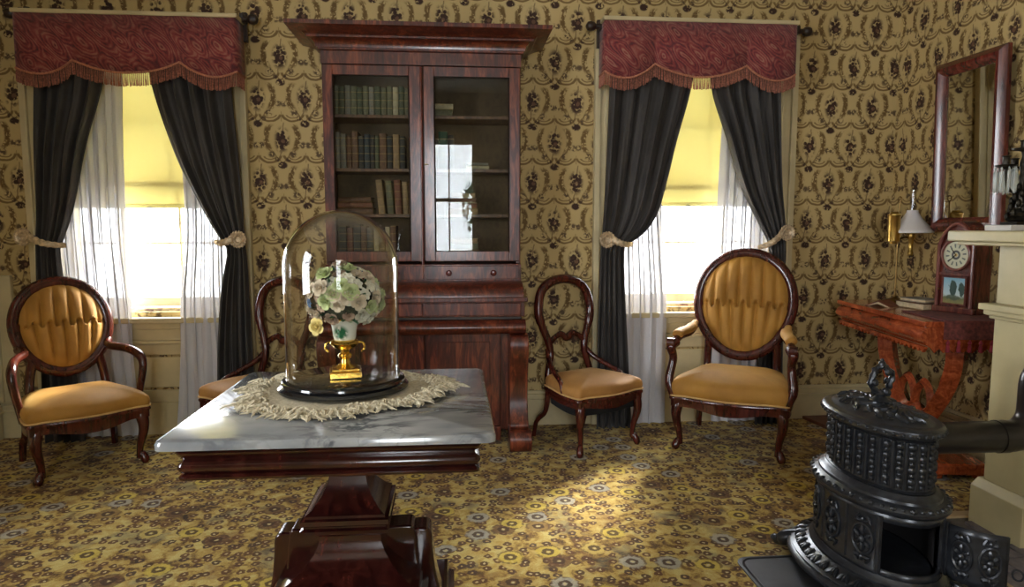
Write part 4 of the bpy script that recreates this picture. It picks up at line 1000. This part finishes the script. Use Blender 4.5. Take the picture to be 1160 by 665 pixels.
# lyre supports: thick S-curves meeting in a heart, on a base board
for s in (-1, 1):
    o_ = spl([(.34, .66), (.345, .56), (.3, .44), (.21, .32), (.12, .235), (.05, .225), (.0, .27)], 6); w_ = [.055, .055, .052, .052, .052, .045, .035]
    pts = [(s * x, -.0, z) for x, z in o_]
    MB().tube(pts, [w_[min(6, i // 6)] for i in range(len(pts))], 4, False, (0, 1, 0), .95).build('lyre_arm', WO, ct, 30)
    c_ = spl([(.0, .27), (.02, .36), (.075, .405), (.135, .375), (.15, .3), (.12, .25)], 6)
    MB().tube([(s * x, 0, z) for x, z in c_], .026, 4, False, (0, 1, 0), 1.0).build('scroll', WO, ct, 30)
    bx(*sorted((s * .1, s * .42)), -.11, .15, .03, .085).build('base_board', WO, ct, 0, .01)
    for y in (-.1, .14): MB().lathe([(.02, 0), (.03, .008), (.03, .022), (.02, .03)], 14, (s * .37, y + (.02 if y < 0 else -.02), 0)).build('bun_foot', WO, ct)
MB().lathe([(.05, .085), (.055, .1), (.04, .12), (.035, .16), (.045, .2), (.04, .235)], 4, rot=PI / 4, sy=.8).build('pedestal', WO, ct, 30)
bx(-.1, .1, -.11, .15, .03, .085).build('base_board', WO, ct, 0, .008)

# fringed red runner over the near end
def from_ct(x, y, z): return ct.matrix_basis @ Vector((x, y, z))
rn = thing('table_runner', 'dark red tasselled runner hanging over the end of the console table', 'runner', (2.46, 3.375, .008), R(-98.5))
MB().prism([(TL + .006, .7), (TL + .006, .7885), (.1, .7885), (.1, .7835), (TL + .001, .7835), (TL + .001, .7)], -.15, .17).build('cloth', 'runner_cloth', rn, 0, .001)
for k in range(7):
    y = -.135 + .29 * k / 6; MB().lathe([(.002, .7), (.006, .692), (.009, .684), (.005, .679), (.008, .667), (.01, .645), (.001, .64)], 10, (TL + .013, y, 0)).build('tassel', 'runner_tassel', rn)

# small things on the console
def on_ct(x, y, z=.79): p = from_ct(x, y, 0); return (p.x, p.y, z)
bk1 = thing('book', 'dark brown closed book lying flat on the console table beside the clock', 'book', on_ct(-.06, .03, .7905), R(-84))
def flat_book(t, w, d, th, c1):
    MB().box(-w / 2, w / 2, -d / 2, d / 2, 0, .004).box(-w / 2, w / 2, -d / 2, d / 2, th - .004, th).box(-w / 2, w / 2, d / 2 - .003, d / 2, .004, th - .004).build('cover', c1, t, 0, .001)
    bx(-w / 2 + .004, w / 2 - .004, -d / 2 + .004, d / 2 - .004, .004, th - .004).build('pages', 'page_paper', t, 0)
flat_book(bk1, .2, .15, .034, 'book_brown')
bk2 = thing('book', 'thin grey closed book on top of the dark book beside the clock', 'book', on_ct(-.06, .03, .826), R(-80)); flat_book(bk2, .17, .12, .018, 'book_grey')
tent = thing('book', 'open red book standing face down like a tent on the console front edge', 'book', on_ct(-.14, -.13, .7905), R(-60))
MB().prism([(-.075, 0), (0, .034), (.075, 0), (.07, 0), (0, .029), (-.07, 0)], -.06, .06).build('cover', 'book_russet', tent, 0)
MB().prism([(-.06, .001), (0, .027), (.06, .001), (.05, .001), (0, .018), (-.05, .001)], -.055, .055).build('pages', 'page_paper', tent, 0)

# shelf clock with pointed top
ck = thing('shelf_clock', 'mahogany shelf clock with pointed arch, round dial and painted glass tablet', 'clock', (2.525, 3.185, .7975), R(13))
# local: front faces -x, width along y
WM = 'mahogany_mirror'
arch = [(-.1, 0), (-.1, .34)] + [(-.1 + .1 * (k / 8) ** 1.0 * (1 if k < 8 else 1), .34 + .115 * math.sin(PI / 2 * (k / 8) ** .8)) for k in range(1, 9)]
arch = arch + [(-p[0], p[1]) for p in reversed(arch[:-1])]
MB().prism(arch, -.04, .07, axis='x').build('case', WM, ck, 30, .003)
bx(-.055, .075, -.112, .112, 0, .03).build('base', WM, ck, 0, .004)
pts = [(-.047, y, z) for y, z in [(-.092, .03), (-.092, .335)] + [(-.092 + .092 * k / 8, .335 + .105 * math.sin(PI / 2 * (k / 8) ** .8)) for k in range(1, 9)] + [(.092 * (k / 8), .335 + .105 * math.sin(PI / 2 * (1 - k / 8) ** .8)) for k in range(1, 9)] + [(.092, .03)]]
MB().tube(pts, .0085, 8, False, (1, 0, 0)).build('arch_moulding', 'mahogany_rose', ck)
bx(-.05, -.04, -.088, .088, .185, .2).build('door_rail', WM, ck, 0, .002)
MB().lathe([(.001, 0), (.072, 0), (.072, .004), (.001, .004)], 40, mtx=Matrix.Rotation(-PI / 2, 4, 'Y')).build('dial', 'clock_dial', ck, 30, loc=(-.041, 0, .288))
MB().tube([(-.046, .074 * math.cos(2 * PI * k / 40), .288 + .074 * math.sin(2 * PI * k / 40)) for k in range(40)], .007, 8, True, (1, 0, 0)).build('bezel', 'mahogany_rose', ck)
for a, l in ((.7, .04), (2.3, .052)):
    MB().tube([(-.047, 0, .288), (-.047, l * math.sin(a), .288 + l * math.cos(a))], .0018, 6).build('clock_hand', 'ebony', ck)
bx(-.046, -.04, -.058, .058, -.065, .065).build('painted_tablet', 'painted_tablet', ck, 0, loc=(0, 0, .11))
MB().tube([(-.046, -.062, .042), (-.046, .062, .042), (-.046, .062, .178), (-.046, -.062, .178)], .007, 4, True, (1, 0, 0)).build('tablet_frame', 'mahogany_rose', ck, 0)
MB().tube([(-.046, .075, .115), (-.06, .075, .115)], .004, 8).build('knob', 'old_brass', ck)

# student oil lamp
lx, ly = 2.545, 3.72
lp = thing('oil_lamp', 'brass student oil lamp with white cone shade on the console table', 'lamp', (lx, ly, .79), R(0))
MB().lathe([(.001, 0), (.068, 0), (.068, .006), (.055, .016), (.03, .022), (.012, .032), (.006, .05)], 28).build('base', 'old_brass', lp)
MB().tube([(0, 0, .03), (0, 0, .575)], .0055, 10).build('stem', 'old_brass', lp)
MB().tube([(.0, .016 * math.cos(2 * PI * k / 16), .59 + .016 * math.sin(2 * PI * k / 16)) for k in range(16)], .0035, 8, True, (1, 0, 0)).build('ring_handle', 'old_brass', lp)
MB().lathe([(.012, .335), (.02, .34), (.022, .35), (.032, .352), (.033, .36), (.033, .49), (.036, .495), (.036, .505), (.024, .512), (.02, .52), (.001, .522)], 24, (-.034, -.01, 0)).build('oil_reservoir', 'brass', lp)
MB().tube(spl([(-.034, -.01, .345), (0, 0, .36), (.04, 0, .375), (.078, .0, .37)], 6), .006, 8).build('arm', 'old_brass', lp)
MB().lathe([(.012, .27), (.016, .275), (.016, .29), (.012, .295), (.014, .36), (.022, .37), (.024, .39), (.016, .41), (.014, .43)], 18, (.08, 0, 0)).build('burner', 'brass', lp)
MB().lathe([(.112, .4), (.115, .402), (.116, .41), (.108, .42), (.085, .445), (.055, .48), (.036, .51), (.03, .52), (.03, .53), (.027, .53), (.026, .518), (.033, .505), (.052, .474), (.082, .439), (.104, .416), (.11, .408)], 40, (.08, 0, 0), cap=False).build('shade', 'milk_glass', lp, 60)
MB().lathe([(.02, .43), (.018, .48), (.0165, .56), (.0165, .65), (.0145, .65), (.0145, .56), (.016, .48), (.018, .43)], 24, (.08, 0, 0), cap=False).build('glass_chimney', 'chimney_glass', lp, 60)
MB().tube([(0, 0, .4), (.03, 0, .405)], .0035, 6).build('valve', 'old_brass', lp)
MB().tube([(.08 + .1 * math.cos(2 * PI * k / 28), .1 * math.sin(2 * PI * k / 28), .403) for k in range(28)], .003, 6, True, (0, 0, 1)).build('shade_ring', 'old_brass', lp)

# ------------------------------------------------------------------ mirror on the right wall, leaning forward
mr = thing('wall_mirror', 'rectangular mirror in a wide mahogany frame leaning from the papered wall', 'mirror', (2.715, 3.405, 1.2), 0)
mr.rotation_euler = (0, R(-1.5), R(.3))
# local: glass faces -x, width along y, height z
MW, MH, FW = .245, .91, .075
def frame_ring(i, d): return [(-d, -MW + i, i), (-d, MW - i, i), (-d, MW - i, MH - i), (-d, -MW + i, MH - i)]
MB().loops([frame_ring(0, .0), frame_ring(0, .022), frame_ring(.008, .03), frame_ring(.03, .046), frame_ring(.045, .047), frame_ring(.06, .036), frame_ring(FW, .018), frame_ring(FW, .0)], loop=True).build('frame', 'mahogany_mirror', mr, 30)
bx(-.012, -.006, -MW + FW - .004, MW - FW + .004, FW - .004, MH - FW + .004).build('glass', 'mirror_glass', mr, 0)
bx(-.005, 0, -MW + .01, MW - .01, .01, MH - .01).build('backing', 'dark_wood', mr, 0)

# ------------------------------------------------------------------ fireplace
fp = thing('fireplace_mantel', 'cream painted wooden fireplace mantel behind the iron stove', 'mantel', (0, 0, 0))
MP = 'mantel_paint'
MB().box(2.05, 2.74, .75, 2.68, 1.165, 1.208).build('shelf', MP, fp, 0, .006)
MB().box(2.075, 2.6, .775, 2.655, 1.15, 1.165).build('shelf_moulding', MP, fp, 0, .005)
MB().box(2.155, 2.6, .86, 2.525, .92, 1.15).build('frieze', MP, fp, 0, .004)
for ya in (2.315, .87):
    p = MB().box(2.145, 2.3, ya, ya + .2, .2, .86).build('pilaster', MP, fp, 0, .004)
    MB().box(2.13, 2.31, ya - .012, ya + .212, .86, .875).box(2.115, 2.31, ya - .025, ya + .225, .875, .895).box(2.10, 2.31, ya - .035, ya + .235, .895, .92).build('capital', MP, p, 0, .004)
    MB().prism([(2.115, .01), (2.115, .17), (2.145, .2), (2.31, .2), (2.31, .01)], ya - .03, ya + .23).build('plinth', MP, p, 0, .003)
MB().box(2.22, 2.3, 1.07, 2.315, .8, .92).build('lintel', MP, fp, 0)
for ya, yb in ((2.2, 2.314), (1.07, 1.18)): MB().box(2.24, 2.3, ya, yb, .01, .8).build('slip', MP, fp, 0, .003)
MB().box(2.26, 2.28, 1.18, 2.2, .01, .8).build('fireboard', MP, fp, 0)
tag(MB().box(2.31, XR - .001, .86, 2.5, .003, 1.149).box(2.42, XR - .001, .86, 2.38, 1.21, ZC - .001).build('wall_chimney', 'wallpaper_side', smooth=0), 'papered chimney breast behind the mantel', 'wall', kind='structure')
# brick hearth
ht = thing('hearth', 'grey brick hearth in front of the cream mantel', 'hearth', (0, 0, 0), kind='structure')
bx(HX + .012, 2.24, HY0, HY1 - .05, .0005, .006).build('mortar_bed', 'mortar', ht, 0)
bm_ = bx(-.0485, .0485, -.098, .098, 0, .012).mesh('brick', 'hearth_brick', 0)
k = 0; x = HX + .065
while x < 2.2:
    y = HY0 + .1 + (.1 if k % 2 else 0)
    while y < HY1 - .15:
        o = bpy.data.objects.new('brick', bm_); COL.objects.link(o); o.parent = ht; o.location = (x, y, .003 + random.uniform(0, .003)); o.rotation_euler = (random.uniform(-.01, .01), random.uniform(-.01, .01), random.uniform(-.012, .012))
        y += .204
    x += .105; k += 1
MB().box(HX - .02, HX + .012, HY0, HY1, .0005, .016).box(HX + .012, 2.3, HY1 - .05, HY1, .0005, .016).build('hearth_border', 'tan_wood', ht, 0, .003)

# candelabrum on the shelf
cd = thing('candelabrum', 'bronze figure candelabrum with glass drops on a white marble block', 'candelabrum', (2.155, 2.44, 1.2085), R(8))
bx(-.1, .1, -.055, .055, 0, .022).build('marble_base', 'marble_block', cd, 0, .003)
MB().box(-.05, .05, -.035, .035, .022, .034).lathe([(.035, .034), (.045, .04), (.03, .055), (.036, .07), (.02, .085)], 12).build('foot', 'bronze', cd, 30)
pts = spl([(0, 0, .08, .016), (.006, 0, .105, .022), (-.004, 0, .13, .014), (.004, 0, .15, .02), (0, 0, .175, .01), (.003, 0, .2, .014), (0, 0, .225, .008), (0, 0, .25, .012), (0, 0, .28, .006), (0, 0, .3, .01)], 5)
MB().tube(pts, [p[3] for p in pts], 10, False, (1, 0, 0)).build('figure_stem', 'bronze', cd, 60)
b = MB()
for kk in range(26):
    a = kk * 2.4; zz = .05 + .12 * kk / 26; rr = .034 * (1 - kk / 40) + .006
    b.ball((rr * math.cos(a), rr * math.sin(a), zz), .012, 6, 5, (1, .7, 1.3))
b.build('leaf_relief', 'bronze', cd)
for a in (R(180), R(60), R(-60)):
    c, s = math.cos(a), math.sin(a)
    pts = spl([(0, 0, .15), (c * .03, s * .03, .14), (c * .065, s * .065, .165), (c * .078, s * .078, .215), (c * .08, s * .08, .235)], 5)
    ar = MB().tube(pts, .005, 8).build('branch', 'bronze', cd)
    MB().lathe([(.005, .23), (.014, .235), (.034, .242), (.036, .247), (.012, .25), (.012, .275), (.016, .28), (.01, .282)], 16, (c * .08, s * .08, 0)).build('cup', 'bronze', ar)
    for q in range(9):
        g_ = 2 * PI * q / 9; px, py = c * .08 + .033 * math.cos(g_), s * .08 + .033 * math.sin(g_)
        MB().lathe([(.0006, .24), (.004, .232), (.002, .226), (.0055, .215), (.0045, .15), (.0006, .14)], 6, (px, py, 0)).build('glass_drop', 'crystal_drop', ar, 20)
MB().lathe([(.005, .295), (.012, .3), (.04, .306), (.042, .312), (.012, .315), (.012, .335), (.017, .34), (.01, .342)], 18).build('cup', 'bronze', cd)

# ------------------------------------------------------------------ iron stove
SX, SY = 1.43, 2.135
sv = thing('parlor_stove', 'ornate black cast iron oval stove with its fire door open', 'stove', (SX, SY, 0))
OA = (.1, .2)   # half axes of the reference oval
I = 'iron'
def oval(prof, seg=64): return MB().lathe(prof, seg, off=OA)
def op(th, off, z): return ((OA[0] + off) * math.cos(th), (OA[1] + off) * math.sin(th), z)
# base, feet
oval([(.0, .05), (.14, .05), (.148, .056), (.148, .066), (.14, .072), (.132, .075), (.134, .081), (.122, .086), (.1, .094), (.085, .1), (.074, .105), (.074, .113), (.066, .12), (.06, .13), (.0, .132)], 72).build('base', I, sv, 35)
for sx in (-1, 1):
    for sy in (-1, 1):
        pts = spl([(sx * .15, sy * .22, .065, .03), (sx * .185, sy * .25, .048, .03), (sx * .197, sy * .265, .034, .022), (sx * .21, sy * .28, .033, .018), (sx * .214, sy * .283, .0285, .0145)], 4)
        MB().tube(pts, [p[3] for p in pts], 8).build('foot', I, sv, 60)
b = MB()
for kk in range(40):
    th = 2 * PI * kk / 40
    for q in (-1, 0, 1): b.tube([op(th, .085, .102), op(th + q * .035, .105, .097), op(th + q * .06, .122, .09)], [.003, .007, .003], 6)
b.build('base_relief', I, sv)['kind'] = 'stuff'
# lower body with the fire opening
T0, T1 = R(-133), R(-52)
def oval_wall(prof, t0, t1, seg): 
    rings = [[op(t0 + (t1 - t0) * k / seg, o, z) for k in range(seg + 1)] for o, z in prof]
    return MB().loops(rings, closed=False)
b = oval_wall([(.056, .13), (.05, .14), (.05, .315), (.056, .325)], T1, T0 + 2 * PI, 60)
b.loops([[op(T0 + (T1 - T0) * k / 20, o, z) for k in range(21)] for o, z in ((.056, .13), (.05, .14), (.05, .15))], closed=False)
b.loops([[op(T0 + (T1 - T0) * k / 20, o, z) for k in range(21)] for o, z in ((.05, .305), (.05, .315), (.056, .325))], closed=False)
b.build('lower_body', I, sv, 40, solid=.008)
MB().loops([[op(2 * PI * k / 48, o, z) for k in range(48)] for o, z in ((.03, .135), (.038, .14), (.038, .31), (.03, .318))]).build('fire_liner', 'stove_inside', sv) if 0 else \
    oval_wall([(.036, .13), (.036, .325)], T1 + .1, T0 + 2 * PI - .1, 40).loops([[op(2 * PI * k / 40, o, .131) for k in range(40)] for o in (.04, -.09)]).build('fire_liner', 'stove_inside', sv)
for th in (T0, T1): MB().tube([op(th, .054, .135), op(th, .054, .32)], .009, 6).build('door_jamb', I, sv)
# relief panels on the lower body
def medallion(b, f, c, z, w, hh):
    """cast ornament on a surface f(u, z, out): oval band, leaves around a boss, scrolls above and below"""
    b.tube([f(c + w * math.cos(2 * PI * k / 20), z + hh * math.sin(2 * PI * k / 20), .003) for k in range(20)], .0058, 6, True)
    b.ball(f(c, z, .005), .012, 8, 6)
    for k in range(6):
        a = 2 * PI * k / 6 + PI / 6
        b.tube([f(c + w * q * math.cos(a), z + hh * q * math.sin(a), .004) for q in (.3, .5, .7, .85)], [.004, .0085, .0078, .003], 6)
    for s in (-1, 1):
        for t in (-1, 1):
            b.tube([f(c + t * w * (.15 + .75 * math.sin(q * .6)) * (1 - .1 * q), z + s * hh * (1.05 + .11 * q + .12 * math.cos(q * 1.3)), .003) for q in range(5)], [.0065, .0078, .0065, .006, .004], 6)
        b.ball(f(c, z + s * hh * 1.25, .004), .0075, 6, 5, (1, 1, 1.4))
for kk in range(9):
    th = T1 + .24 + (T0 + 2 * PI - T1 - .48) * kk / 8
    b = MB(); medallion(b, lambda u, z, o: op(u, .054 + o, z), th, .228, .16, .05); b.build('relief_panel', I, sv)
    if kk < 8:
        tm = th + (T0 + 2 * PI - T1 - .48) / 16; MB().tube([op(tm, .053, .14), op(tm, .053, .318)], .0055, 6).build('panel_rib', I, sv)
# middle flange
oval([(.0, .322), (.056, .322), (.064, .326), (.062, .332), (.07, .336), (.078, .345), (.079, .354), (.074, .362), (.062, .368), (.052, .372), (.05, .38), (.042, .385), (.036, .392), (.03, .397), (.0, .398)], 72).build('middle_flange', I, sv, 35)
b = MB()
for kk in range(44): b.ball(op(2 * PI * kk / 44, .07, .361), .0115 if kk % 2 else .008, 6, 5, (1, 1, .8))
b.build('flange_relief', I, sv)['kind'] = 'stuff'
# upper body: ribs with bead rows between
oval([(.022, .395), (.028, .4), (.018, .405), (.018, .56), (.024, .565), (.03, .572), (.0, .573)], 72).build('upper_body', I, sv, 40)
for kk in range(26):
    th = 2 * PI * kk / 26
    MB().tube([op(th, .02, .408), op(th, .02, .56)], .006, 6).build('upper_rib', I, sv)
    b = MB(); t2 = th + PI / 26
    for q in range(8): b.ball(op(t2, .02, .42 + .018 * q), .0125 if q % 2 else .008, 6, 5, (1, 1, 1.0))
    for s in (-1, 1): b.tube([op(t2 + s * .055, .019, .41), op(t2 + s * .055, .019, .558)], .0025, 5)
    b.build('bead_strip', I, sv)
# lid with gadroon edge, leaf relief and finial
oval([(.0, .572), (.036, .572), (.046, .578), (.05, .588), (.048, .598), (.04, .604), (.03, .607), (.022, .606), (.014, .609), (-.002, .616), (-.03, .624), (-.06, .63), (-.09, .634), (-.0995, .634)], 72).build('lid', I, sv, 35)
b = MB()
for kk in range(46): b.ball(op(2 * PI * kk / 46, .046, .588), .009, 6, 4, (1, 1, .8))
b.build('lid_gadroon', I, sv)['kind'] = 'stuff'
b = MB()
for kk in range(22):
    th = 2 * PI * kk / 22; l = .0 if kk % 2 else -.02
    pts = [op(th + .12 * math.sin(q * 1.3), -.09 + (.09 + l) * q / 6, .636 - .018 * (q / 6) ** 1.5) for q in range(7)]
    b.tube(pts, [.004, .008, .009, .008, .01, .011, .004], 6)
    b.ball(op(th, -.012, .62), .009, 6, 4, (1, 1, .5))
b.build('lid_relief', I, sv)
fz = .634
fn_ = MB().lathe([(.03, 0), (.034, .008), (.022, .016), (.014, .022), (.018, .03), (.012, .036)], 16, (0, 0, fz)).build('finial', I, sv)
b = MB(); pts = []
for kk in range(22):
    a = 2 * PI * kk / 22; pts.append((.036 * math.cos(a) * (1 + .12 * math.sin(4 * a)), 0, fz + .078 + .044 * math.sin(a)))
b.tube(pts, [.008 if kk % 2 else .0125 for kk in range(22)], 8, True, (0, 1, 0))
for kk in range(6): b.ball((.03 * math.cos(kk * 1.05), .012 * (-1) ** kk, fz + .07 + .04 * math.sin(kk * 1.05)), .013, 6, 5)
b.ball((0, 0, fz + .128), .013, 8, 6, (1, 1, 1.2)); b.ball((0, 0, fz + .143), .007, 6, 5); b.build('urn_handle', I, fn_)
# open fire door, hinged at the right of the opening
hx, hy = op(T1, .05, 0)[:2]
dv = Vector((1.645 - SX - hx, 1.815 - SY - hy, 0)); dl_ = dv.length; dv.normalize(); nv = Vector((-dv.y, dv.x, 0)) * -1
def dpt(u, z, o=0): 
    bow = .03 * math.sin(PI * u); p = Vector((hx, hy, 0)) + dv * (.018 + (dl_ - .018) * u) + nv * (bow + o); return (p.x, p.y, z)
door = MB().grid(lambda u, v: dpt(u, .135 + .165 * v + .012 * math.sin(PI * u) * (v - .5)), 16, 8).build('fire_door', I, sv, 50, solid=.008)
for side in (-1, 1):
    for c in (.27, .74):
        b = MB(); medallion(b, lambda u, z, o: dpt(u, z, side * (.003 + o)), c, .217, .17, .046); b.build('door_relief', I, door)
MB().tube([dpt(0, .13), dpt(0, .305)], .006, 8).build('hinge_pin', I, door)
pts = [Vector(dpt(1.0, .19)) + dv * .012 + Vector((0, 0, .0)) + Vector((dv.x * .014 * (1 + math.cos(a)), dv.y * .014 * (1 + math.cos(a)), .016 * math.sin(a))) for a in [2 * PI * k / 14 for k in range(14)]]
MB().tube([tuple(p) for p in pts], .0035, 6, True).build('latch', I, door)
# stove pipe
pp = thing('stove_pipe', 'dark sheet metal stove pipe running from the stove toward the mantel', 'pipe', (0, 0, 0))
pz = .475
pts = [(1.55, 2.22, pz), (1.7, 2.22, pz), (1.9, 2.22, pz), (1.985, 2.22, pz)] + [(1.985 + .09 * math.sin(PI / 2 * k / 6), 2.22, pz + .09 * (1 - math.cos(PI / 2 * k / 6))) for k in range(1, 7)] + [(2.075, 2.22, .61), (2.075, 2.22, .655)] + [(2.165 - .09 * math.cos(PI / 2 * k / 6), 2.22, .655 + .075 * math.sin(PI / 2 * k / 6)) for k in range(1, 7)] + [(2.239, 2.22, .73)]
MB().tube(pts, .056, 28, False, (0, 1, 0)).build('pipe', 'stove_pipe', pp, 60)
MB().tube([(1.93, 2.22, pz), (1.965, 2.22, pz)], .059, 28, False, (0, 1, 0)).build('pipe_collar', 'stove_pipe', pp, 30)
MB().lathe([(.056, 0), (.075, .0), (.078, .004), (.075, .008), (.056, .008)], 28, mtx=Matrix.Translation((2.226, 2.22, .73)) @ Matrix.Rotation(PI / 2, 4, 'Y')).build('wall_collar', 'stove_pipe', pp, 30)
# floor board under the stove
mt = thing('stove_mat', 'dark grey metal stove mat with rounded corners on the carpet', 'mat', (1.44, 1.95, .0085))
o_ = rrect(.425, .37, .05, 5)
MB().loops([[(x, y, 0) for x, y in o_], [(x, y, .004) for x, y in o_], [(x * .992, y * .992, .005) for x, y in o_]]).build('sheet', 'mat_metal', mt, 30)
MB().tube([(x * .965, y * .958, .004) for x, y in o_], .005, 6, True, (0, 0, 1)).build('raised_border', 'mat_metal', mt)

# wooden board on the floor near the wall
fb = tag(MB().loops([[(x, y, z) for x, y in [(2.2, 4.06), (2.66, 4.06), (2.62, 3.77), (2.24, 3.77)]] for z in (.0085, .03)]).build('floor_board', 'register_wood', smooth=0, bevel=.004), 'reddish brown wooden board lying on the carpet beside the tall armchair', 'board')

# tree outside the window behind the viewer
tr = thing('garden_tree', 'leafy garden tree outside, mirrored in the bookcase glass', 'tree', (.75, -4.2, -.4))
MB().tube(spl([(0, 0, 0, .09), (.03, 0, .8, .07), (-.02, 0, 1.5, .05), (.02, 0, 2.2, .03)], 5), [.09, .03], 8).build('trunk', 'bark', tr, 60)
b = MB(); random.seed(5)
for kk in range(1500):
    a = random.uniform(0, 2 * PI); u = random.uniform(-1, 1); rr = random.uniform(.5, 1) ** .5
    q = Vector((math.cos(a) * math.sqrt(1 - u * u) * .62 * rr, math.sin(a) * math.sqrt(1 - u * u) * .6 * rr, 1.95 + u * .95 * rr))
    if noise.noise(q * 3.2) < -.02: continue
    m_ = Matrix.Translation(q) @ Matrix.Rotation(random.uniform(0, 6.3), 4, 'Z') @ Matrix.Rotation(random.uniform(-1, 1), 4, 'X')
    b.add([(-.0, 0, -.055), (.03, .006, 0), (0, 0, .06), (-.03, .006, 0)], [(0, 1, 2, 3)], m_)
b.build('foliage', 'leaf_green', tr, 0)['kind'] = 'stuff'
